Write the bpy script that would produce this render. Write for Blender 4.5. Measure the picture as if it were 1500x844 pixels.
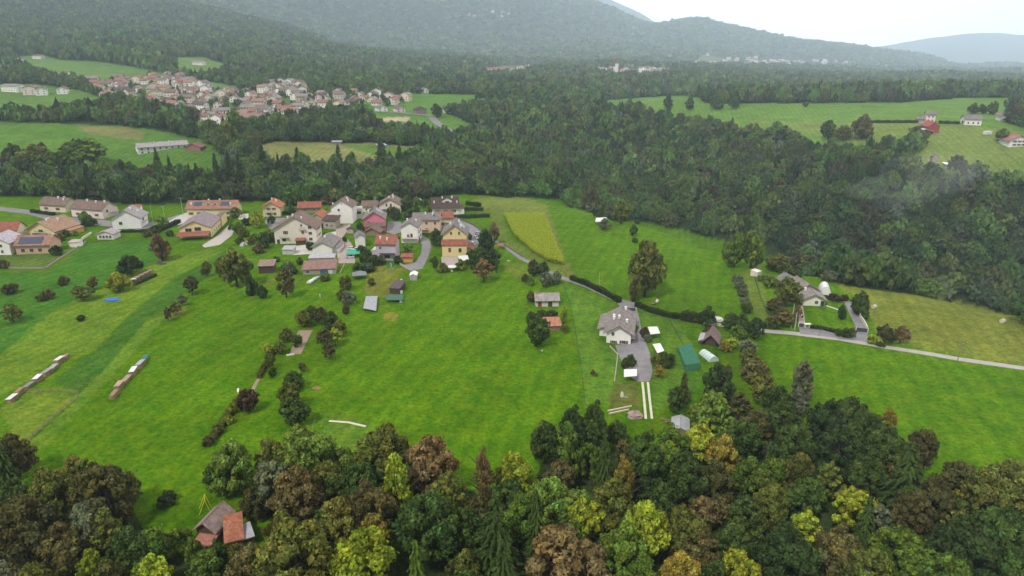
import bpy, math, random
import numpy as np
from mathutils import Vector
from mathutils.geometry import delaunay_2d_cdt

for o in list(bpy.data.objects): bpy.data.objects.remove(o)
SC = bpy.context.scene
COL = SC.collection
R = math.radians
rnd = random.Random(7)

# ------------------------------------------------------------------ camera, sky, sun, exposure
H = 100.0; PITCH = R(19.4); F = 1000.0; CX, CY = 750.0, 422.0
cam_d = bpy.data.cameras.new('camera'); cam = bpy.data.objects.new('camera', cam_d); COL.objects.link(cam)
cam.location = (0, 0, H); cam.rotation_euler = (R(90) - PITCH, 0, 0)
cam_d.sensor_width = 36; cam_d.lens = 24; cam_d.clip_start = 1; cam_d.clip_end = 60000
SC.camera = cam
SUN_EL, SUN_AZ = 52.0, 215.0
SKY_LO, SKY_HI = 0.66, 5.3
W = bpy.data.worlds.new('World'); SC.world = W; W.use_nodes = True
nt = W.node_tree; nt.nodes.clear()
wo = nt.nodes.new('ShaderNodeOutputWorld'); bg = nt.nodes.new('ShaderNodeBackground'); bg2 = nt.nodes.new('ShaderNodeBackground')
sky = nt.nodes.new('ShaderNodeTexSky'); sky.sky_type = 'NISHITA'; sky.sun_disc = False
sky.sun_elevation = R(SUN_EL); sky.sun_rotation = R(SUN_AZ)
bg.inputs['Strength'].default_value = 0.10
nt.links.new(sky.outputs[0], bg.inputs[0])
tc = nt.nodes.new('ShaderNodeTexCoord'); mp = nt.nodes.new('ShaderNodeMapping'); mp.inputs['Scale'].default_value = (1.2, 1.2, 9)
nz = nt.nodes.new('ShaderNodeTexNoise'); nz.inputs['Scale'].default_value = 2.2; nz.inputs['Detail'].default_value = 5
cr = nt.nodes.new('ShaderNodeValToRGB')
cr.color_ramp.elements[0].position = .34; cr.color_ramp.elements[0].color = (.86, .80, .76, 1)
cr.color_ramp.elements[1].position = .60; cr.color_ramp.elements[1].color = (1, .93, .87, 1)
nt.links.new(tc.outputs['Generated'], mp.inputs[0]); nt.links.new(mp.outputs[0], nz.inputs['Vector'])
nt.links.new(nz.outputs[0], cr.inputs[0]); nt.links.new(cr.outputs[0], bg2.inputs[0])
# the cloud deck is brightest ahead and to the right, low, where the sun stands behind it
dt = nt.nodes.new('ShaderNodeVectorMath'); dt.operation = 'DOT_PRODUCT'; dt.inputs[1].default_value = Vector((.50, .84, .20)).normalized()
nrm = nt.nodes.new('ShaderNodeVectorMath'); nrm.operation = 'NORMALIZE'; nt.links.new(tc.outputs['Generated'], nrm.inputs[0]); nt.links.new(nrm.outputs[0], dt.inputs[0])
mr = nt.nodes.new('ShaderNodeMapRange'); mr.interpolation_type = 'SMOOTHSTEP'; mr.inputs['From Min'].default_value = .55; mr.inputs['From Max'].default_value = 1.0
mr.inputs['To Min'].default_value = SKY_LO; mr.inputs['To Max'].default_value = SKY_HI
nt.links.new(dt.outputs['Value'], mr.inputs['Value']); nt.links.new(mr.outputs[0], bg2.inputs['Strength'])
mxs = nt.nodes.new('ShaderNodeMixShader'); mxs.inputs[0].default_value = .88
nt.links.new(bg.outputs[0], mxs.inputs[1]); nt.links.new(bg2.outputs[0], mxs.inputs[2]); nt.links.new(mxs.outputs[0], wo.inputs[0])
sd = bpy.data.lights.new('sun', 'SUN'); sd.energy = 3.2; sd.angle = R(6); sd.color = (1, .96, .90)
sun = bpy.data.objects.new('sun', sd); COL.objects.link(sun)
# sun direction: azimuth measured clockwise from +Y
sa = R(SUN_AZ); se = R(SUN_EL)
sv = Vector((math.sin(sa) * math.cos(se), math.cos(sa) * math.cos(se), math.sin(se)))
sun.rotation_euler = sv.to_track_quat('Z', 'Y').to_euler()
SC.view_settings.view_transform = 'Standard'; SC.view_settings.look = 'None'; SC.view_settings.gamma = 1
SC.view_settings.exposure = 0.0
SC.render.engine = 'CYCLES'
HAZE = 1.55e-4
SC.cycles.volume_bounces = 3; SC.cycles.max_bounces = 10

# ------------------------------------------------------------------ terrain
def _hash(ix, iy, seed):
    h = np.sin(ix * 127.1 + iy * 311.7 + seed * 74.7) * 43758.5453
    return h - np.floor(h)
def vnoise(x, y, seed=0):
    ix, iy = np.floor(x), np.floor(y); fx, fy = x - ix, y - iy
    fx = fx * fx * (3 - 2 * fx); fy = fy * fy * (3 - 2 * fy)
    a = _hash(ix, iy, seed); b = _hash(ix + 1, iy, seed); c = _hash(ix, iy + 1, seed); d = _hash(ix + 1, iy + 1, seed)
    return (a * (1 - fx) + b * fx) * (1 - fy) + (c * (1 - fx) + d * fx) * fy
def fbm(x, y, oct=4, seed=0):
    s = 0; a = .5
    for k in range(oct):
        s = s + a * (vnoise(x, y, seed + k) - .5); x = x * 2.03 + 11.3; y = y * 2.03 + 5.7; a *= .5
    return s
def elev(py):
    v = (CY - py) / F
    return (-math.sin(PITCH) + v * math.cos(PITCH)) / (math.cos(PITCH) + v * math.sin(PITCH))
S_C = [-1.3, -.7, -.5, -.35, -.2, 0, .1, .15, .2, .25, .3, .4, .5, .6, .7, .8, 1.3]
ZR = {
 20:  [-12]*4 + [-16]*13,
 100: [-3,-3,-3,-3,-6,-10,-12,-12,-12,-14,-14,-14,-12,-10,-8,-6,-4],
 150: [0,0,0,0,-1,-3,-4,-4,-5,-6,-7,-7,-4,-2,0,0,0],
 200: [0,0,0,0,0,0,0,0,0,-1,-2,-3,-1,0,0,0,0],
 250: [0]*15 + [-1,-8],
 300: [0]*12 + [-1,-6,-14,-22,-30],
 350: [0,0,0,0,0,0,0,0,0,-1,-2,-9,-34,-46,-50,-50,-52],
 400: [0,0,0,0,0,0,0,0,-1,-9,-20,-42,-50,-50,-50,-50,-50],
 450: [2,2,2,0,0,0,-2,-9,-26,-36,-42,-42,-32,-18,-16,-14,-8],
 500: [8,8,8,4,3,-3,-16,-26,-34,-36,-32,-14,10,24,26,28,30],
 600: [26,26,27,22,20,0,-13,-20,-20,-12,0,22,37,43,43,44,44],
 700: [36,36,36,31,30,9,0,0,8,18,28,36,42,45,45,46,46],
 800: [42,42,41,36,38,24,24,32,41,42,42,43,45,46,46,47,47],
 900: [47,47,46,40,42,32,28,30,36,40,42,44,47,48,48,48,48],
 1000:[55,55,54,46,46,38,32,28,26,26,26,28,30,32,34,36,36]}
PR = {
 1300:[90,90,92,102,118,126,128,128,130,132,134,138,142,142,142,142,142],
 1700:[55,60,65,78,99,112,113,113,115,117,119,122,126,126,126,126,126],
 2200:[10,20,40,55,78,101,103,104,106,108,110,113,118,118,118,118,118],
 2800:[-30,-20,0,35,78,94,96,96,98,101,103,107,112,112,113,113,113],
 3500:[-30,-30,-10,44,86,86,84,84,86,90,93,99,107,108,109,110,110],
 4500:[-60,-60,-50,0,40,46,48,58,60,64,70,81,92,103,105,106,108],
 5500:None,
 7200:[-80,-80,-80,-60,-50,-30,30,60,85,90,95,100,103,104,105,106,106],
 9000:[-80,-80,-80,-60,-50,-20,40,60,90,100,104,104,104,104,104,104,104],
 11000:None,
 15000:[-80,-80,-60,-20,0,20,60,80,95,95,95,95,95,95,95,95,95]}
SKY_S = [(-1.3,-100),(-.35,-90),(-.2,-75),(0,-50),(.06,-35),(.085,-18),(.112,0),(.13,9),(.15,17),(.175,28),(.195,33),(.22,31),(.245,27),(.262,29),(.28,37),(.32,47),(.37,56),(.43,63),(.5,71),(.55,80),(.6,90),(.64,96),(.7,99),(.8,104),(1.3,108)]
FAR_S = [(-1.3,-40),(-.2,-35),(.05,-30),(.12,-6),(.15,8),(.18,22),(.21,45),(.26,66),(.34,84),(.42,88),(.47,77),(.52,66),(.57,56),(.62,50),(.66,47),(.7,52),(.76,48),(.9,56),(1.3,70)]
sg = np.linspace(-1.3, 1.3, 521)
rowsY, rowsZ = [], []
for Yr in sorted(list(ZR) + list(PR)):
    if Yr in ZR: z = np.interp(sg, S_C, ZR[Yr])
    else:
        t = PR[Yr]
        if t is None: t2 = SKY_S if Yr == 5500 else FAR_S; p = np.interp(sg, [a for a, b in t2], [b for a, b in t2])
        else: p = np.interp(sg, S_C, t)
        z = H + Yr * np.array([elev(q) for q in p])
    k = 5 if Yr in (5500, 11000) else 17
    ker = np.hanning(k + 2)[1:-1]; ker /= ker.sum()
    z = np.convolve(np.pad(z, k // 2, 'edge'), ker, 'valid')
    rowsY.append(Yr); rowsZ.append(z)
rowsZ = np.array(rowsZ); lY = np.log(rowsY)
NL = 700; lg = np.linspace(math.log(20), math.log(15000), NL)
G = np.empty((NL, len(sg)))
# monotone-ish cubic in log distance (Catmull-Rom damped)
idx = np.clip(np.searchsorted(lY, lg) - 1, 0, len(lY) - 2)
for j in range(NL):
    i = idx[j]; t = (lg[j] - lY[i]) / (lY[i + 1] - lY[i]); p1, p2 = rowsZ[i], rowsZ[i + 1]
    dL = lY[i + 1] - lY[i]
    m1 = (rowsZ[i + 1] - rowsZ[max(i - 1, 0)]) / (lY[i + 1] - lY[max(i - 1, 0)]) * dL * .7
    m2 = (rowsZ[min(i + 2, len(lY) - 1)] - rowsZ[i]) / (lY[min(i + 2, len(lY) - 1)] - lY[i]) * dL * .7
    G[j] = (2*t**3-3*t**2+1)*p1 + (t**3-2*t**2+t)*m1 + (-2*t**3+3*t**2)*p2 + (t**3-t**2)*m2
def zf(x, y):
    x = np.asarray(x, float); y = np.asarray(y, float); yy = np.maximum(y, 20.5)
    u = np.clip((x / yy + 1.3) / 2.6 * 520, 0, 519.999); v = np.clip((np.log(yy) - lg[0]) / (lg[-1] - lg[0]) * (NL - 1), 0, NL - 1.001)
    i = v.astype(int); j = u.astype(int); a = v - i; b = u - j
    z = (G[i, j]*(1-b) + G[i, j+1]*b)*(1-a) + (G[i+1, j]*(1-b) + G[i+1, j+1]*b)*a
    far = np.clip((yy - 1100) / 1500, 0, 1)
    mtn = np.clip((yy - 3000) / 1500, 0, 1)
    z = z + far * 55 * fbm(x/420, yy/420, 4, 3) * (1 - .3*mtn) + mtn * 150 * fbm(x/800, yy/1500, 5, 9) * (1 - np.clip((yy-8500)/1500, 0, .75))
    z = z + .9 * fbm(x/45, yy/45, 2, 21) * np.clip(yy/300, .4, 1)
    return z
def z1(x, y): return float(zf(x, y))
CP, SP = math.cos(PITCH), math.sin(PITCH)
def ray(px, py):
    u = (px - CX) / F; v = (CY - py) / F
    return np.array([u, CP + v * SP, -SP + v * CP])
def cast(px, py, lift=0.0):
    d = ray(px, py); ts = np.exp(np.linspace(math.log(50), math.log(13000), 1400))
    g = H + d[2]*ts - zf(d[0]*ts, d[1]*ts) - lift
    k = np.argmax(g < 0)
    if g[k] >= 0: k = len(ts) - 1
    a, b = ts[max(k-1, 0)], ts[k]
    for _ in range(24):
        m = (a + b) / 2
        if H + d[2]*m - z1(d[0]*m, d[1]*m) - lift < 0: b = m
        else: a = m
    return d[0]*b, d[1]*b
def project(x, y, z):
    dz = np.asarray(z) - H; dep = y*CP - dz*SP
    return CX + F*x/dep, CY - F*(y*SP + dz*CP)/dep
def pxm(x, y, z=0):
    return F / (y*CP - (z-H)*SP)
def inpoly(x, y, poly):
    x = np.asarray(x, float); y = np.asarray(y, float); r = np.zeros(x.shape, bool); n = len(poly)
    for i in range(n):
        x0, y0 = poly[i]; x1_, y1_ = poly[(i+1) % n]
        c = ((y0 > y) != (y1_ > y))
        if y0 != y1_: r ^= c & (x < (x1_-x0)*(y-y0)/(y1_-y0) + x0)
    return r
def wpoly(pts, step=None):
    out = []
    n = len(pts)
    for i in range(n):
        a, b = pts[i], pts[(i+1) % n]; m = max(1, int(math.hypot(a[0]-b[0], a[1]-b[1]) / step)) if step else 1
        for k in range(m): out.append(cast(a[0]+(b[0]-a[0])*k/m, a[1]+(b[1]-a[1])*k/m))
    return out

# ------------------------------------------------------------------ materials
MC = {}
def mat(name, col, rough=.8, amp=.15, scale=1.5, metallic=0, bump=0, spec=.3, amp2=0, scale2=8):
    key = (name, tuple(col), rough)
    if key in MC: return MC[key]
    m = bpy.data.materials.new(name); m.use_nodes = True; n = m.node_tree; b = n.nodes['Principled BSDF']
    b.inputs['Roughness'].default_value = rough; b.inputs['Metallic'].default_value = metallic; b.inputs['Specular IOR Level'].default_value = spec
    t = n.nodes.new('ShaderNodeTexCoord'); s = n.nodes.new('ShaderNodeTexNoise'); s.inputs['Scale'].default_value = scale; s.inputs['Detail'].default_value = 6; s.inputs['Roughness'].default_value = .65
    n.links.new(t.outputs['Object'], s.inputs['Vector'])
    rp = n.nodes.new('ShaderNodeMapRange'); rp.inputs['From Min'].default_value = .3; rp.inputs['From Max'].default_value = .7
    rp.inputs['To Min'].default_value = 1 - amp; rp.inputs['To Max'].default_value = 1 + amp
    n.links.new(s.outputs[0], rp.inputs['Value'])
    v = n.nodes.new('ShaderNodeVectorMath'); v.operation = 'SCALE'; v.inputs[0].default_value = col[:3]; n.links.new(rp.outputs[0], v.inputs['Scale'])
    n.links.new(v.outputs[0], b.inputs['Base Color'])
    if bump:
        bp = n.nodes.new('ShaderNodeBump'); bp.inputs['Strength'].default_value = bump; n.links.new(s.outputs[0], bp.inputs['Height']); n.links.new(bp.outputs[0], b.inputs['Normal'])
    MC[key] = m; return m
def roof_mat(col, bands=3.0):
    key = ('roof', tuple(col), bands)
    if key in MC: return MC[key]
    m = bpy.data.materials.new('roof_tiles'); m.use_nodes = True; n = m.node_tree; b = n.nodes['Principled BSDF']
    b.inputs['Roughness'].default_value = .85; b.inputs['Specular IOR Level'].default_value = .2
    t = n.nodes.new('ShaderNodeTexCoord')
    s = n.nodes.new('ShaderNodeTexNoise'); s.inputs['Scale'].default_value = .7; s.inputs['Detail'].default_value = 8; s.inputs['Roughness'].default_value = .75
    n.links.new(t.outputs['Object'], s.inputs['Vector'])
    vo = n.nodes.new('ShaderNodeTexVoronoi'); vo.inputs['Scale'].default_value = 2.6; n.links.new(t.outputs['Object'], vo.inputs['Vector'])
    rp = n.nodes.new('ShaderNodeMapRange'); rp.inputs['From Min'].default_value = .3; rp.inputs['From Max'].default_value = .7; rp.inputs['To Min'].default_value = .6; rp.inputs['To Max'].default_value = 1.4
    n.links.new(s.outputs[0], rp.inputs['Value'])
    r2 = n.nodes.new('ShaderNodeMapRange'); r2.inputs['To Min'].default_value = .8; r2.inputs['To Max'].default_value = 1.18
    sp_ = n.nodes.new('ShaderNodeSeparateColor'); n.links.new(vo.outputs['Color'], sp_.inputs[0]); n.links.new(sp_.outputs[0], r2.inputs['Value'])
    mu = n.nodes.new('ShaderNodeMath'); mu.operation = 'MULTIPLY'; n.links.new(rp.outputs[0], mu.inputs[0]); n.links.new(r2.outputs[0], mu.inputs[1])
    v = n.nodes.new('ShaderNodeVectorMath'); v.operation = 'SCALE'; v.inputs[0].default_value = col[:3]; n.links.new(mu.outputs[0], v.inputs['Scale'])
    n.links.new(v.outputs[0], b.inputs['Base Color'])
    wv = n.nodes.new('ShaderNodeTexWave'); wv.bands_direction = 'Z'; wv.inputs['Scale'].default_value = bands; n.links.new(t.outputs['Object'], wv.inputs['Vector'])
    bp = n.nodes.new('ShaderNodeBump'); bp.inputs['Strength'].default_value = .5; bp.inputs['Distance'].default_value = .08; n.links.new(wv.outputs[0], bp.inputs['Height']); n.links.new(bp.outputs[0], b.inputs['Normal'])
    MC[key] = m; return m
def leaf_mat(name, use_obj):
    m = bpy.data.materials.new(name); m.use_nodes = True; n = m.node_tree; b = n.nodes['Principled BSDF']
    b.inputs['Roughness'].default_value = .75; b.inputs['Specular IOR Level'].default_value = .06
    at = n.nodes.new('ShaderNodeAttribute'); at.attribute_name = 'tint'
    v = n.nodes.new('ShaderNodeVectorMath'); v.operation = 'MULTIPLY'
    if use_obj:
        oi = n.nodes.new('ShaderNodeObjectInfo'); n.links.new(oi.outputs['Color'], v.inputs[0]); n.links.new(at.outputs['Color'], v.inputs[1]); src = v.outputs[0]
    else: src = at.outputs['Color']
    n.links.new(src, b.inputs['Base Color'])
    tr = n.nodes.new('ShaderNodeBsdfTranslucent'); n.links.new(src, tr.inputs[0])
    ms = n.nodes.new('ShaderNodeMixShader'); ms.inputs[0].default_value = .30
    out = n.nodes['Material Output']
    n.links.new(b.outputs[0], ms.inputs[1]); n.links.new(tr.outputs[0], ms.inputs[2]); n.links.new(ms.outputs[0], out.inputs[0])
    return m
LEAF = leaf_mat('foliage', True); LEAFS = leaf_mat('foliage_mass', False)
BARK = mat('bark', (.07, .058, .045), .9, .3, 3)
GLASS = mat('window_glass', (.035, .042, .05), .12, .1, .6, spec=.5)
ASPH = mat('asphalt', (.205, .195, .205), .9, .2, .35)
GRAVEL = mat('pale_gravel', (.42, .38, .35), .95, .14, .8)
CONC = mat('concrete', (.5, .48, .44), .9, .12, .7)
DIRT = mat('bare_soil', (.27, .20, .14), .95, .18, .6)
WHITE = mat('white_paint', (.78, .77, .74), .6, .05, .5)
DARKM = mat('dark_metal', (.05, .055, .065), .5, .1, 2)
WOODD = mat('dark_timber', (.075, .05, .038), .85, .3, 3)
WOODM = mat('weathered_timber', (.24, .17, .11), .85, .25, 3)
SHEET = mat('corrugated_sheet', (.36, .36, .38), .55, .25, .8)

# ------------------------------------------------------------------ mesh helpers
class MB:
    def __init__(s): s.v = []; s.f = []; s.m = []
    def add(s, vs, fs, mi=0):
        k = len(s.v); s.v += [tuple(p) for p in vs]; s.f += [tuple(i + k for i in f) for f in fs]; s.m += [mi]*len(fs); return s
    def box(s, x0, x1, y0, y1, z0, z1_, mi=0):
        return s.add([(x0,y0,z0),(x1,y0,z0),(x1,y1,z0),(x0,y1,z0),(x0,y0,z1_),(x1,y0,z1_),(x1,y1,z1_),(x0,y1,z1_)],
                     [(3,2,1,0),(4,5,6,7),(0,1,5,4),(1,2,6,5),(2,3,7,6),(3,0,4,7)], mi)
    def prism(s, prof, fn, b0, b1, mi=0):
        n = len(prof); vs = [fn(a, b0, z) for a, z in prof] + [fn(a, b1, z) for a, z in prof]
        return s.add(vs, [tuple(range(n))[::-1], tuple(range(n, 2*n))] + [(i, (i+1) % n, (i+1) % n + n, i+n) for i in range(n)], mi)
    def tube(s, p, q, r0, r1=None, n=7, mi=0):
        r1 = r0 if r1 is None else r1; p = Vector(p); q = Vector(q); d = (q-p).normalized()
        a = d.orthogonal().normalized(); b = d.cross(a)
        vs = [p + (a*math.cos(t)+b*math.sin(t))*r0 for t in [2*math.pi*k/n for k in range(n)]] + [q + (a*math.cos(t)+b*math.sin(t))*r1 for t in [2*math.pi*k/n for k in range(n)]]
        return s.add(vs, [(i, (i+1) % n, (i+1) % n+n, i+n) for i in range(n)] + [tuple(range(n))[::-1], tuple(range(n, 2*n))], mi)
    def mesh(s, name, mats):
        me = bpy.data.meshes.new(name); me.from_pydata(s.v, [], s.f)
        for m in (mats if isinstance(mats, (list, tuple)) else [mats]): me.materials.append(m)
        if any(s.m): me.polygons.foreach_set('material_index', s.m)
        me.update(); return me
    def build(s, name, mats, parent=None): return link(name, s.mesh(name, mats), parent)
def link(name, me, parent=None, loc=(0,0,0), rz=0):
    o = bpy.data.objects.new(name, me); COL.objects.link(o); o.location = loc; o.rotation_euler = (0,0,rz)
    if parent: o.parent = parent
    return o
PENDING = []
def tag(o, label, cat, group=None):
    o['label'] = label; o['category'] = cat
    if group: o['group'] = group
    PENDING.append(o); return o
def thing(name, label, cat, loc, rz=0, group=None):
    o = bpy.data.objects.new(name, None); COL.objects.link(o); o.location = loc; o.rotation_euler = (0,0,rz); o.empty_display_size = .5
    return tag(o, label, cat, group)
def quadmesh(name, V, tint, mats, nper=4):
    n = len(V) // nper; me = bpy.data.meshes.new(name); me.vertices.add(len(V)); me.loops.add(len(V)); me.polygons.add(n)
    me.vertices.foreach_set('co', V.astype(np.float32).ravel()); me.loops.foreach_set('vertex_index', np.arange(len(V), dtype=np.int32))
    me.polygons.foreach_set('loop_start', np.arange(0, len(V), nper, dtype=np.int32)); me.polygons.foreach_set('loop_total', np.full(n, nper, np.int32))
    for m in mats: me.materials.append(m)
    at = me.attributes.new('tint', 'FLOAT_COLOR', 'POINT'); c = np.ones((len(V), 4), np.float32); c[:, :3] = tint; at.data.foreach_set('color', c.ravel())
    me.update(calc_edges=True); return me
def struct(name, me):
    o = link(name, me); o['kind'] = 'structure'; return o
def drape(pts, off=.08, step=3.0, world=False, cell=4.0):
    P = pts if world else wpoly(pts, 6)
    V = []; n = len(P)
    for i in range(n):
        a, b = P[i], P[(i+1) % n]; m = max(1, int(math.dist(a, b)/step))
        for k in range(m): V.append((a[0]+(b[0]-a[0])*k/m, a[1]+(b[1]-a[1])*k/m))
    ne = len(V); xs = [p[0] for p in V]; ys = [p[1] for p in V]
    gx, gy = np.meshgrid(np.arange(min(xs), max(xs), cell), np.arange(min(ys), max(ys), cell)); gx = gx.ravel(); gy = gy.ravel()
    ok = inpoly(gx, gy, V); pts2 = [Vector(p) for p in V] + [Vector((a, b)) for a, b in zip(gx[ok], gy[ok])]
    r = delaunay_2d_cdt(pts2, [(i, (i+1) % ne) for i in range(ne)], [], 1, .02)
    vs = [(p.x, p.y, z1(p.x, p.y)+off) for p in r[0]]
    me = bpy.data.meshes.new('sheet'); me.from_pydata(vs, [], [f if ((vs[f[1]][0]-vs[f[0]][0])*(vs[f[2]][1]-vs[f[0]][1])-(vs[f[1]][1]-vs[f[0]][1])*(vs[f[2]][0]-vs[f[0]][0])) > 0 else f[::-1] for f in r[2]])
    return me
def sheet(name, pts, m, off=.08, world=False):
    me = drape(pts, off, world=world); me.materials.append(m); return struct(name, me)
def band(pts, width):
    W_ = [cast(*p) for p in pts]; L, Rr = [], []
    for i, p in enumerate(W_):
        a = W_[max(i-1, 0)]; b = W_[min(i+1, len(W_)-1)]; d = Vector((b[0]-a[0], b[1]-a[1])).normalized()
        L.append((p[0]-d.y*width/2, p[1]+d.x*width/2)); Rr.append((p[0]+d.y*width/2, p[1]-d.x*width/2))
    return L + Rr[::-1]

# ------------------------------------------------------------------ regions (outlines read from the photograph, laid on the terrain)
EDGE = [(-400,262),(-120,275),(0,287),(60,288),(110,292),(165,298),(235,300),(270,297),(350,297),(385,295),(430,303),(480,299),(540,299),(600,295),(640,289),(670,285),(700,286),(750,288),(830,293),(862,310),(900,322),(950,326),(1000,336),(1050,351),(1110,366),(1160,392),(1200,408),(1240,419),(1330,431),(1400,441),(1450,452),(1500,470),(1620,510),(1900,640)]
NEARPOLY = wpoly(EDGE, 20)[:-1]
NEARPOLY = [p for p in NEARPOLY]
def densify(L, st):
    o = []
    for a, b in zip(L[:-1], L[1:]):
        m = max(1, int(math.dist(a, b)/st))
        for k in range(m): o.append((a[0]+(b[0]-a[0])*k/m, a[1]+(b[1]-a[1])*k/m))
    return o + [L[-1]]
NEARPOLY = [cast(*p) for p in densify(EDGE, 20)] + [(900, 10), (-900, 10)]
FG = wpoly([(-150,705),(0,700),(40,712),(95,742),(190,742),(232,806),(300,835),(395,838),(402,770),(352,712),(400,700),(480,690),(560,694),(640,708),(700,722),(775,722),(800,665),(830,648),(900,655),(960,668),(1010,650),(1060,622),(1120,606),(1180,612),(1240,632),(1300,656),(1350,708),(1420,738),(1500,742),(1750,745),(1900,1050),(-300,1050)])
G1 = (.083,.178,.004); G2 = (.112,.215,.018); G3 = (.060,.150,.016); G4 = (.17,.21,.03); G5 = (.075,.165,.028)
FIELDS = [ # (outline, colour, is it open ground that keeps trees off)
 ([(-150,176),(0,179),(60,180),(190,185),(225,190),(300,205),(330,232),(330,262),(300,268),(200,262),(100,256),(0,252),(-150,250)], (.10,.20,.03)),
 ([(110,184),(185,186),(215,195),(205,205),(130,197)], (.20,.20,.07)),
 ([(372,213),(400,208),(550,210),(640,218),(660,222),(640,235),(560,246),(480,252),(400,252),(380,235)], (.21,.22,.07)),
 ([(500,212),(640,219),(655,224),(600,240),(560,232)], (.11,.21,.03)),
 ([(520,150),(560,142),(600,137),(705,139),(700,158),(655,166),(700,186),(705,195),(660,202),(560,190),(545,172),(500,165)], (.10,.21,.03)),
 ([(560,172),(600,171),(598,178),(562,178)], (.42,.34,.24)),
 ([(860,150),(900,146),(985,140),(1010,141),(1030,152),(1230,151),(1330,150),(1400,144),(1485,143),(1490,170),(1700,170),(1700,260),(1500,260),(1420,258),(1350,252),(1290,232),(1210,208),(1090,196),(1000,182),(940,166),(880,160)], (.12,.22,.035)),
 ([(1090,178),(1240,180),(1400,181),(1480,190),(1560,230),(1560,260),(1440,258),(1350,250),(1290,225),(1210,200)], (.17,.23,.05)),
 ([(1150,198),(1200,203),(1300,232),(1300,250),(1240,236),(1160,212)], (.13,.22,.04)),
 ([(1362,248),(1440,256),(1478,264),(1470,292),(1400,288),(1370,272)], (.14,.20,.045)),
 ([(20,84),(60,80),(90,88),(140,90),(190,97),(245,108),(268,116),(268,124),(200,122),(120,122),(75,116),(30,100)], (.12,.21,.05)),
 ([(-60,95),(-20,92),(30,97),(10,110),(-60,112)], (.12,.20,.05)),
 ([(248,84),(300,84),(334,96),(338,106),(300,114),(262,110)], (.13,.21,.05)),
 ([(402,78),(440,82),(450,88),(450,96),(412,92)], (.13,.20,.05)),
 ([(960,86),(1010,90),(1090,92),(1100,96),(1010,100),(940,97)], (.13,.20,.06)),
 ([(820,52),(860,58),(850,66),(815,60)], (.13,.17,.06)),
 ([(-60,122),(60,124),(120,133),(155,146),(155,160),(60,170),(-60,170)], (.11,.20,.04)),
 ([(245,180),(330,176),(350,194),(290,198)], (.10,.17,.03)),
 ([(205,108),(215,112),(205,124),(150,118),(160,110)], (.12,.21,.05)),
 ([(262,110),(300,118),(380,132),(330,136),(290,124)], (.11,.19,.05)),
 ([(640,118),(700,122),(705,132),(660,130)], (.12,.19,.04)),
 ([(708,100),(750,95),(792,94),(792,106),(750,116),(708,113)], (.11,.16,.05)),
 ([(868,102),(920,100),(985,103),(985,113),(930,118),(868,112)], (.11,.16,.05)),
 ([(1020,86),(1060,84),(1060,92),(1020,93)], (.12,.17,.06)),
 ([(1065,86),(1130,84),(1180,86),(1245,90),(1245,99),(1160,101),(1070,97)], (.11,.16,.06)),
 ([(475,58),(520,62),(522,72),(478,68)], (.10,.14,.05)),
 ([(295,30),(318,32),(318,40),(295,38)], (.10,.14,.05)),
]
CLUMPS = [[(1250,228),(1345,210),(1352,238),(1300,250),(1258,244)],[(1372,272),(1382,250),(1440,250),(1468,256),(1474,276),(1420,282)],[(1478,262),(1530,255),(1530,290),(1478,288)],[(1478,160),(1560,160),(1560,190),(1492,188)]]
TOWN = [(118,124),(150,118),(205,122),(215,112),(262,112),(290,124),(330,134),(380,136),(400,122),(450,126),(468,138),(520,138),(600,146),(590,154),(520,160),(470,170),(400,186),(340,186),(300,180),(240,165),(160,148)]
FW = [(wpoly(p, 15), c) for p, c in FIELDS]; TOWNW = wpoly(TOWN, 15); CLW = [wpoly(p, 15) for p in CLUMPS]
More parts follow.
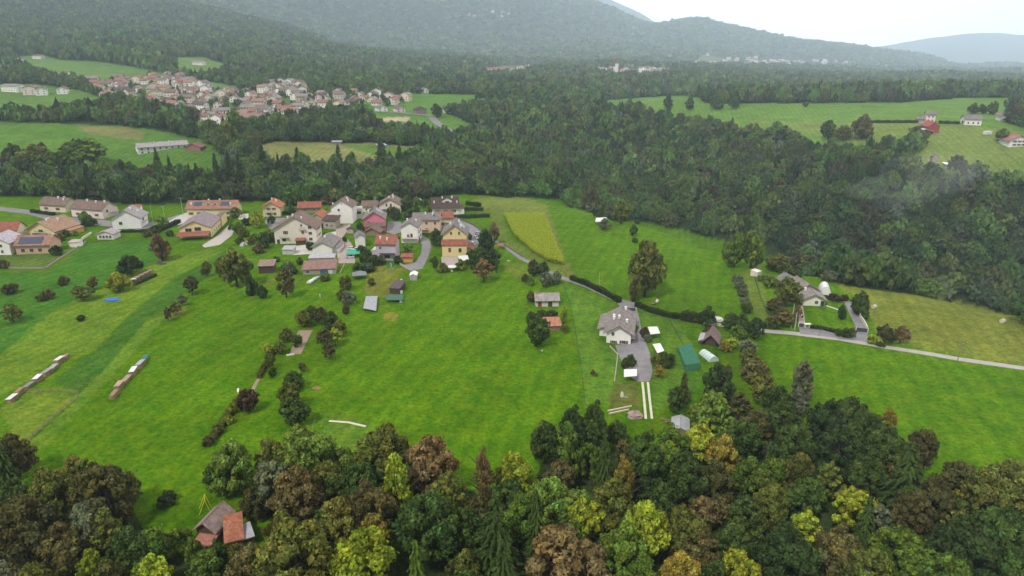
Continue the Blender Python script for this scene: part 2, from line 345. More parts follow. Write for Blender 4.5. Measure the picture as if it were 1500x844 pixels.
NEARF = [ # colour patches inside the near ground
 ([(700,286),(770,290),(800,300),(805,318),(735,316),(700,312),(690,300)], (.15,.19,.035)),
 ([(720,314),(735,314),(745,350),(830,388),(850,412),(835,414),(800,405),(745,362),(725,340)], (.125,.175,.025)),
 ([(795,312),(806,314),(828,378),(846,410),(836,412),(822,385),(808,345)], (.15,.175,.035)),
 ([(1215,412),(1240,419),(1330,431),(1400,441),(1450,452),(1500,470),(1560,490),(1560,556),(1500,536),(1400,520),(1310,502),(1285,488),(1272,455),(1262,440)], (.17,.20,.030)),
 ([(1098,392),(1112,388),(1135,470),(1108,470),(1085,400)], (.13,.19,.025)),
 ([(0,600),(20,640),(35,650),(115,578),(45,572)], (.13,.20,.018)),
 ([(-80,600),(0,520),(80,455),(150,420),(240,380),(300,366),(330,366),(250,410),(190,460),(140,510),(90,535),(20,570),(-80,640)], (.125,.21,.016)),
 ([(115,578),(150,545),(215,470),(255,440),(262,444),(228,480),(165,550),(125,590),(60,660),(40,650)], (.115,.205,.016)),
 ([(140,512),(190,462),(250,412),(330,368),(340,375),(262,438),(215,470),(150,545),(118,575),(75,560)], (.058,.140,.014)),
 ([(-60,400),(70,400),(125,358),(220,350),(250,372),(150,420),(80,455),(0,520),(-60,545)], (.062,.165,.016)),
 ([(0,374),(80,374),(120,360),(68,396),(0,393)], (.11,.17,.03)),
 ([(540,390),(600,392),(585,400),(578,432),(546,436),(533,428)], (.17,.19,.025)),
 ([(565,456),(583,460),(580,470),(560,468)], (.2,.2,.03)),
 ([(826,418),(905,446),(870,470),(880,500),(910,520),(918,560),(905,590),(870,592),(856,590),(843,480)], (.10,.20,.018)),
 ([(905,560),(935,562),(940,600),(890,596),(895,575)], (.13,.15,.03)),
 ([(935,450),(1000,470),(1010,500),(1030,560),(1000,600),(945,600),(958,560),(956,530),(942,490)], (.095,.19,.018)),
 ([(470,612),(560,625),(580,690),(460,690)], (.10,.19,.016)),
 ([(255,448),(275,448),(268,462),(245,470)], (.17,.19,.03)),
 ([(388,410),(402,408),(402,416),(390,418)], (.17,.19,.03)),
 ([(740,384),(765,384),(775,400),(755,408),(738,398)], (.13,.18,.02)),
]
NFW = [(wpoly(p, 12), c) for p, c in NEARF]

# ------------------------------------------------------------------ ground sheet
NX, NY = 820, 760
ss = np.linspace(-1.22, 1.22, NX); yy = np.exp(np.linspace(math.log(22), math.log(14800), NY))
Yg, Sg = np.meshgrid(yy, ss, indexing='ij'); Xg = Yg * Sg; Zg = zf(Xg, Yg)
me = bpy.data.meshes.new('terrain')
V = np.stack([Xg, Yg, Zg], -1).reshape(-1, 3); me.vertices.add(len(V)); me.vertices.foreach_set('co', V.astype(np.float32).ravel())
ii = np.arange(NX*NY).reshape(NY, NX); Q = np.stack([ii[:-1,:-1], ii[:-1,1:], ii[1:,1:], ii[1:,:-1]], -1).reshape(-1)
me.loops.add(len(Q)); me.loops.foreach_set('vertex_index', Q.astype(np.int32)); me.polygons.add(len(Q)//4)
me.polygons.foreach_set('loop_start', np.arange(0, len(Q), 4, dtype=np.int32)); me.polygons.foreach_set('loop_total', np.full(len(Q)//4, 4, np.int32))
me.polygons.foreach_set('use_smooth', np.ones(len(Q)//4, bool))
fx, fy = Xg.ravel(), Yg.ravel(); C = np.zeros((len(fx), 4), np.float32); C[:, 3] = 1
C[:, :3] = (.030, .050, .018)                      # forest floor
near = inpoly(fx, fy, NEARPOLY); C[near, :3] = G1
var = fbm(fx/60, fy/60, 3, 40)
C[near, :3] *= (1 + .5*var[near])[:, None]
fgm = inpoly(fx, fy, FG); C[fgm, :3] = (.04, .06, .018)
for P, c in NFW:
    m_ = inpoly(fx, fy, P) & near; C[m_, :3] = np.array(c)*(1+.35*var[m_])[:, None]; C[m_, 3] = .6
tw = inpoly(fx, fy, TOWNW); C[tw, :3] = (.10, .15, .05)
for P, c in FW:
    m_ = inpoly(fx, fy, P) & ~near; C[m_, :3] = np.array(c)*(1+.3*var[m_])[:, None]; C[m_, 3] = .4
farm = (fy > 2600); patch = fbm(fx/260, fy/420, 4, 66)
C[farm, :3] = (.045, .075, .03)
pm = farm & (patch > .10) & (fy < 4300) & (fx/fy > .08); C[pm, :3] = (.12, .17, .06)
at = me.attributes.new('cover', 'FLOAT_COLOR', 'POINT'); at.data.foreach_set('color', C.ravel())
gm = bpy.data.materials.new('grassland'); gm.use_nodes = True; n = gm.node_tree; b = n.nodes['Principled BSDF']
b.inputs['Roughness'].default_value = 1; b.inputs['Specular IOR Level'].default_value = .02
a = n.nodes.new('ShaderNodeAttribute'); a.attribute_name = 'cover'; geo = n.nodes.new('ShaderNodeNewGeometry')
def nnode(scale, detail=4, rough=.6, dist=0):
    q = n.nodes.new('ShaderNodeTexNoise'); q.inputs['Scale'].default_value = scale; q.inputs['Detail'].default_value = detail; q.inputs['Roughness'].default_value = rough; q.inputs['Distortion'].default_value = dist
    n.links.new(geo.outputs['Position'], q.inputs['Vector']); return q
def rng(src, f0, f1, t0, t1):
    q = n.nodes.new('ShaderNodeMapRange'); q.inputs['From Min'].default_value = f0; q.inputs['From Max'].default_value = f1; q.inputs['To Min'].default_value = t0; q.inputs['To Max'].default_value = t1
    n.links.new(src, q.inputs['Value']); return q.outputs[0]
def mul(x, y_):
    q = n.nodes.new('ShaderNodeMath'); q.operation = 'MULTIPLY'; n.links.new(x, q.inputs[0]); n.links.new(y_, q.inputs[1]); return q.outputs[0]
tuft = nnode(.75, 7, .72, .4); big = nnode(.045, 4, .6); mid = nnode(.16, 4, .6)
wv = n.nodes.new('ShaderNodeTexWave'); wv.inputs['Scale'].default_value = .09; wv.inputs['Distortion'].default_value = 3.5; wv.inputs['Detail'].default_value = 2; wv.inputs['Detail Scale'].default_value = .4; wv.bands_direction = 'DIAGONAL'
wmp = n.nodes.new('ShaderNodeMapping'); wmp.inputs['Rotation'].default_value = (0, 0, R(62)); n.links.new(geo.outputs['Position'], wmp.inputs[0]); n.links.new(wmp.outputs[0], wv.inputs['Vector'])
tuft_o = tuft.outputs[0]
f = mul(rng(wv.outputs[0], 0, 1, .92, 1.07), mul(mul(rng(tuft.outputs[0], .3, .7, .50, 1.42), rng(big.outputs[0], .3, .7, .80, 1.16)), rng(mid.outputs[0], .3, .7, .86, 1.13)))
v = n.nodes.new('ShaderNodeVectorMath'); v.operation = 'SCALE'; n.links.new(a.outputs['Color'], v.inputs[0]); n.links.new(f, v.inputs['Scale'])
hs = n.nodes.new('ShaderNodeHueSaturation'); n.links.new(v.outputs[0], hs.inputs['Color']); n.links.new(rng(mid.outputs[0], .3, .7, .522, .482), hs.inputs['Hue'])
n.links.new(hs.outputs[0], b.inputs['Base Color'])
bp = n.nodes.new('ShaderNodeBump'); bp.inputs['Strength'].default_value = .9; bp.inputs['Distance'].default_value = .8; n.links.new(tuft.outputs[0], bp.inputs['Height']); n.links.new(bp.outputs[0], b.inputs['Normal'])
me.materials.append(gm); me.update(calc_edges=True); struct('ground', me)

# haze: a closed box of even, pale air round everything
hz = MB().box(-19000, 19000, -300, 15600, -90, 1250); hm = bpy.data.materials.new('haze_air'); hm.use_nodes = True; hn = hm.node_tree; hn.nodes.clear()
ho = hn.nodes.new('ShaderNodeOutputMaterial'); pv = hn.nodes.new('ShaderNodeVolumePrincipled'); pv.inputs['Density'].default_value = HAZE; pv.inputs['Color'].default_value = (.70, .85, 1.0, 1); pv.inputs['Anisotropy'].default_value = .55
hn.links.new(pv.outputs[0], ho.inputs['Volume'])
ho_ = hz.build('haze', hm); ho_['kind'] = 'stuff'
# thin wisp of mist rising from the gorge wood
wx, wy = cast(1335, 290, lift=14)
wm2 = MB(); n1, n2 = 20, 12
for j in range(n2+1):
    for i in range(n1):
        th = 2*math.pi*i/n1; ph = math.pi*j/n2; q = 1+.25*math.sin(3*th+j)*math.sin(ph)
        wm2.v.append((38*q*math.cos(th)*math.sin(ph), 34*q*math.sin(th)*math.sin(ph), 15*math.cos(ph)*q+11*math.cos(th)*math.sin(ph)))
wm2.f = [(j*n1+i, (j+1)*n1+i, (j+1)*n1+(i+1) % n1, j*n1+(i+1) % n1) for j in range(n2) for i in range(n1)]; wm2.m = [0]*len(wm2.f)
mm = bpy.data.materials.new('mist'); mm.use_nodes = True; q_ = mm.node_tree; q_.nodes.clear(); qo = q_.nodes.new('ShaderNodeOutputMaterial'); qv = q_.nodes.new('ShaderNodeVolumePrincipled'); qn = q_.nodes.new('ShaderNodeTexNoise'); qr = q_.nodes.new('ShaderNodeMapRange'); qc = q_.nodes.new('ShaderNodeTexCoord')
qn.inputs['Scale'].default_value = .035; qn.inputs['Detail'].default_value = 3; qr.inputs['From Min'].default_value = .38; qr.inputs['From Max'].default_value = .85; qr.inputs['To Max'].default_value = .0065
q_.links.new(qc.outputs['Object'], qn.inputs['Vector']); q_.links.new(qn.outputs[0], qr.inputs['Value']); q_.links.new(qr.outputs[0], qv.inputs['Density']); qv.inputs['Color'].default_value = (.92, .95, 1, 1); q_.links.new(qv.outputs[0], qo.inputs['Volume'])
wo2 = wm2.build('mist_wisp', mm); wo2.location = (wx, wy, z1(wx, wy)+26); wo2['kind'] = 'stuff'
# ------------------------------------------------------------------ roads, yards, paths
RW = 3.0
def road(name, px, width, m, off=.09): return sheet(name, band(px, width), m, off, True)
sheet('lane', [(-60,298),(0,303),(45,308),(90,317),(150,322),(200,330),(240,322),(262,314),(275,318),(252,328),(205,337),(140,330),(70,322),(40,314),(0,309),(-60,305)], ASPH)
sheet('paved_yard', [(246,326),(258,318),(272,312),(288,313),(282,322),(262,330)], CONC, .1)
sheet('paved_yard', [(318,346),(334,331),(344,333),(340,345),(322,359),(300,363),(296,360)], GRAVEL, .1)
sheet('paved_yard', [(350,322),(364,321),(364,313),(346,314)], CONC, .1)
sheet('asphalt_yard', [(391,319),(424,320),(436,328),(412,338),(396,336),(388,326)], ASPH, .1)
sheet('paved_yard', [(430,374),(432,361),(465,356),(478,342),(498,338),(500,348),(498,352),(462,372)], CONC, .1)
sheet('village_street', [(492,336),(503,329),(514,329),(508,340),(500,350),(507,349),(514,356),(520,366),(520,386),(496,386),(493,370)], mat('pink_paving', (.36,.29,.26), .9, .15, .8), .12)
sheet('village_street', [(566,340),(568,325),(586,325),(592,332),(588,341),(576,344)], ASPH, .12)
sheet('village_street', [(606,345),(619,345),(628,350),(632,362),(627,378),(619,394),(605,397),(592,393),(590,389),(608,385),(617,372),(618,358)], ASPH, .12)
sheet('village_street', [(668,324),(676,324),(690,329),(703,337),(708,345),(699,362),(692,366),(684,350),(682,338)], ASPH, .12)
sheet('terrace', [(646,377),(671,377),(672,391),(648,391)], mat('terrace_paving', (.40,.34,.31), .9, .12, 1.2), .25)
road('lane', [(706,344),(722,350),(735,358),(750,368),(764,379),(790,392),(828,409),(860,420),(905,441),(925,447),(960,458),(1000,468),(1050,476),(1100,482),(1118,484.5)], RW, ASPH, .11)
sheet('lane', [(900,436),(935,445),(931,455),(915,455),(906,447)], ASPH, .13)
road('lane', [(1112,484.5),(1160,488.5),(1230,497),(1300,509.5),(1350,517),(1405,526.5),(1450,533),(1500,540),(1700,573)], 3.2, mat('worn_lane', (.36,.34,.31), .95, .12, .5), .12)
sheet('driveway', [(913,456),(934,456),(941,489),(952,518),(956,545),(952,559),(934,560),(922,552),(908,524),(901,506),(925,503),(936,480)], ASPH, .14)
sheet('driveway', [(1236,441),(1255,444.6),(1264,461),(1270,483),(1272,502),(1262,500),(1228,497),(1215,491),(1254,486),(1254,481),(1246,464)], ASPH, .14)
sheet('paved_yard', [(1170,478),(1200,481),(1218,484),(1229,496),(1172,489.5)], ASPH, .14)
sheet('garden_path', [(1170,448),(1176,448),(1180,478),(1170,478)], mat('pink_paving', (.36,.29,.26), .9, .15, .8), .1)
road('garden_path', [(1210,448),(1222,452),(1234,456)], 1.0, CONC)
road('wheel_track', [(941,560),(943,580),(946,614)], .75, mat('pale_track', (.55,.52,.40), .95, .12, 1), .1)
road('wheel_track', [(949,560),(951,580),(955,614)], .75, mat('pale_track', (.55,.52,.40), .95, .12, 1), .1)
sheet('vegetable_bed', [(437,484),(458,484),(441,519),(424,519)], DIRT, .08)
road('garden_path', [(482,617),(510,619),(536,625)], .9, mat('pale_track', (.55,.52,.40), .95, .12, 1), .08)
road('garden_path', [(388,541),(376,560),(366,580)], 1.2, DIRT, .08)
road('terrace_edge', [(1096,505),(1098,530),(1102,548)], 1.2, DIRT, .08)
road('far_road', [(700,212),(672,197),(652,188),(640,181),(632,172)], 9, ASPH, .5)
road('far_road', [(632,170),(600,167),(560,164),(500,166),(440,170)], 6, ASPH, .5)
road('far_road', [(552,146),(565,141),(590,139)], 6, CONC, .5)
road('far_road', [(728,124),(742,115),(752,110)], 10, GRAVEL, .8)
road('far_lane', [(-50,240),(20,241),(40,242)], 5, GRAVEL, .3)
sheet('works_yard', [(645,196),(690,198),(690,206),(650,206)], GRAVEL, .5)

# ------------------------------------------------------------------ vegetation
rg = np.random.default_rng(5)
def leaves(cent, rad, n, size, up=.25, rng_=rg, inner=.12):
    """n leaf-clump quads spread over ellipsoid lobes; returns (n,4,3) verts and lobe index"""
    k = len(cent); wts = (rad**2).sum(1); wts = wts/wts.sum(); li = rng_.choice(k, n, p=wts)
    d = rng_.normal(size=(n,3)); d[:,2] += up; d /= np.linalg.norm(d, axis=1)[:,None]
    r = 1.02 - np.abs(rng_.normal(size=n))*inner + np.where(rng_.random(n) < .12, np.abs(rng_.normal(size=n))*.28, 0)
    p = cent[li] + d*rad[li]*r[:,None]
    nrm = d + rng_.normal(size=(n,3))*.38; nrm /= np.linalg.norm(nrm, axis=1)[:,None]
    t = np.cross(nrm, rng_.normal(size=(n,3))); t /= np.linalg.norm(t, axis=1)[:,None]; bt = np.cross(nrm, t)
    s = size*rng_.uniform(.6,1.35,size=n)[:,None]; e = rng_.uniform(.55,1,size=n)[:,None]
    q = np.stack([p-t*s, p-bt*s*e, p+t*s, p+bt*s*e], 1)
    q += rng_.normal(size=q.shape)*size*.16
    return q, li, d
def crown_lobes(seed, kind):
    g = np.random.default_rng(seed)
    if kind == 'round': n, hh = 84, .95
    elif kind == 'tall': n, hh = 84, 1.5
    elif kind == 'open': n, hh = 70, 1.05
    else: n, hh = 40, .6
    c = []; 
    while len(c) < n:
        p = g.uniform(-1,1,3)
        if np.linalg.norm(p) > 1: continue
        q = np.array([p[0], p[1], p[2]])
        if np.linalg.norm(q) < .35: continue
        shrink = (1 - .5*max(0, q[2])**1.4) * (1 + .22*max(0, -q[2]))
        q = q*.86; q[0] *= shrink; q[1] *= shrink
        q[0] += .10*math.sin(3*q[2]+seed); q[1] += .1*math.cos(2*q[2]+seed)
        q[2] = q[2]*hh
        c.append(q)
    c = np.array(c); r = g.uniform(.12,.25,n)[:,None]*np.array([[1,1,.8]]) * (1.0 if kind != 'open' else .8)
    c[:,2] += hh; return c, r, g
CROWN = {}
def crown_mesh(kind, seed, n, size):
    key = (kind, seed, n)
    if key in CROWN: return CROWN[key]
    if kind == 'conifer':
        g = np.random.default_rng(seed); Q=[]; T=[]
        for lv in range(20):
            z = .10 + 2.75*(lv/20)**.95; rr = (1-lv/21)**.85*(1+.12*math.sin(lv*2.1))
            nb = int(6+9*rr)
            for k in range(nb):
                th = g.uniform(0, 2*math.pi); L = rr*g.uniform(.75,1.12); m = max(4,int(n/20/nb*1.3*(rr+.3)))
                u = g.uniform(.12,1,m); p = np.stack([np.cos(th)*u*L, np.sin(th)*u*L, z - .22*u*u*L + .03*g.normal(size=m)],1)
                side = np.array([-math.sin(th), math.cos(th), 0]); p += side*(g.normal(size=m)*.10*(1.1-u)*L)[:,None]
                out = np.array([math.cos(th), math.sin(th), -.45]); t = out*(size*1.5*g.uniform(.6,1.3,m))[:,None]; w = (side+np.array([0,0,.5])*g.normal(size=(m,1)))*(size*.6)
                Q.append(np.stack([p-t, p-w, p+t, p+w],1)); T.append(np.repeat(g.uniform(.75,1.2), m)*g.uniform(.8,1.2,m))
        q = np.concatenate(Q); t = np.concatenate(T); t3 = t[:,None]*np.ones((1,3))
    else:
        c, r, g = crown_lobes(seed, kind)
        q, li, d = leaves(c, r, n, size, rng_=g, inner=.14 if kind != 'open' else .3)
        lt = g.uniform(.7,1.35,len(c)); hue = g.normal(size=len(c))*.07
        t = lt[li]*g.uniform(.55,1.5,len(q)); t3 = np.stack([t*(1+hue[li]), t, t*(1-hue[li])],1)
    V = q.reshape(-1,3); tint = np.repeat(t3, 4, axis=0)
    me = quadmesh('crown', V, tint, [LEAF]); me['hh'] = float(V[:,2].max()); CROWN[key] = me; return me
TRUNK = {}
def trunk_mesh(kind, seed):
    key = (kind, seed)
    if key in TRUNK: return TRUNK[key]
    g = random.Random(seed); mb = MB(); h = 1.0
    mb.tube((0,0,-.05), (0.01,0.01,.55), .035, .026, 8); mb.tube((.01,.01,.53), (0,0,.93 if kind != 'conifer' else .97), .026, .005, 7)
    if kind != 'conifer':
        for k in range(8):
            z = g.uniform(.25,.75); th = g.uniform(0,6.28); L = g.uniform(.16,.30)
            a = (0,0,z); bq = (math.cos(th)*L*.7, math.sin(th)*L*.7, z+L*.75); mb.tube(a, bq, .013, .006, 5)
            mb.tube(bq, (bq[0]+math.cos(th+.5)*.09, bq[1]+math.sin(th+.5)*.09, bq[2]+.09), .006, .002, 4)
    me = mb.mesh('trunk', BARK); TRUNK[key] = me; return me
CC = dict(G=(.098,.155,.022), D=(.056,.092,.020), O=(.115,.130,.026), B=(.112,.100,.034), Y=(.225,.265,.024), L=(.135,.205,.034), R=(.060,.042,.020),
          S=(.125,.145,.078), P=(.165,.118,.046), A=(.215,.185,.030), N=(.038,.066,.019), K=(.074,.073,.023))
CN = dict(G='mid green', D='dark green', O='olive green', B='brownish autumn', Y='bright yellow-green', L='fresh light green', R='dark reddish', S='grey-green', P='pinkish brown', A='golden autumn', N='very dark green', K='dark brownish')
TREES = []   # (obj) for ordinal labels
def woodlabel(x, y, z, col, kind):
    px, py = project(x, y, z)
    zx = ['at the lower left corner','beside the orange roofed hut','below the left meadow','below the centre meadow','below the white farmhouse','below the collapsed shed','below the lane meadow','at the lower right corner'][int(np.searchsorted([200,400,580,800,950,1100,1300], px))]
    zy = 'back row' if py < 670 else ('middle row' if py < 760 else 'front row')
    return f"{CN[col]} {'conifer' if kind=='conifer' else ('slender tree' if kind=='tall' else ('thin-leaved tree' if kind=='open' else ('bush' if kind=='shrub' else 'tree')))} {zx}, {zy}"
def tree(x, y, wid, hgt, col, kind='round', name=None, label=None, group=None, n=None, seed=None, leaf=None):
    z = z1(x, y); r = wid/2; seed = seed if seed is not None else rnd.randrange(6)
    if n is None: n = 6500
    leaf = leaf or .055
    cm = crown_mesh(kind, seed % (6 if kind != 'conifer' else 3), n, leaf)
    name = name or {'conifer':'conifer_tree','shrub':'garden_shrub'}.get(kind, 'broadleaf_tree')
    cat = 'conifer' if kind == 'conifer' else ('shrub' if kind == 'shrub' else 'tree')
    base = label or woodlabel(x, y, z+hgt*.6, col, kind)
    t = thing(name, base, cat, (x,y,z-.1), rnd.uniform(0,6.28), group)
    cr_ = link('crown', cm, t); sz = hgt/cm['hh']
    lift = 0.0 if kind in ('shrub',) else (.12 if kind == 'open' else .03)*hgt
    if kind == 'conifer': lift = .03*hgt
    cr_.scale = (r, r*rnd.uniform(.9,1.1), (hgt-lift)/cm['hh']); cr_.location = (0,0,lift)
    j = lambda: rnd.uniform(.94,1.06); c = CC[col]; k = rnd.uniform(.88,1.15)*(1.28 if (group or '').startswith(('trees of the near','conifers of the near')) else 1.22); cr_.color = (c[0]*k*j(), c[1]*k*j(), c[2]*k*j(), 1)
    if kind != 'shrub':
        tr_ = link('trunk', trunk_mesh(kind, seed % 4), t); s_ = hgt*.92; tr_.scale = (s_,s_,s_)
    else:
        tr_ = link('stem', trunk_mesh(kind, seed % 4), t); s_ = hgt*.8; tr_.scale = (s_*1.1,s_*1.1,s_)
    px, py = project(x, y, z+hgt*.6); t['px'] = float(px); t['py'] = float(py)
    TREES.append(t); return t
def tree_px(px, pybase, wpx, hpx, col, kind='round', **kw):
    x, y = cast(px, pybase); k = pxm(x, y, 0); return tree(x, y, wpx/k, hpx/k/.97, col, kind, **kw)
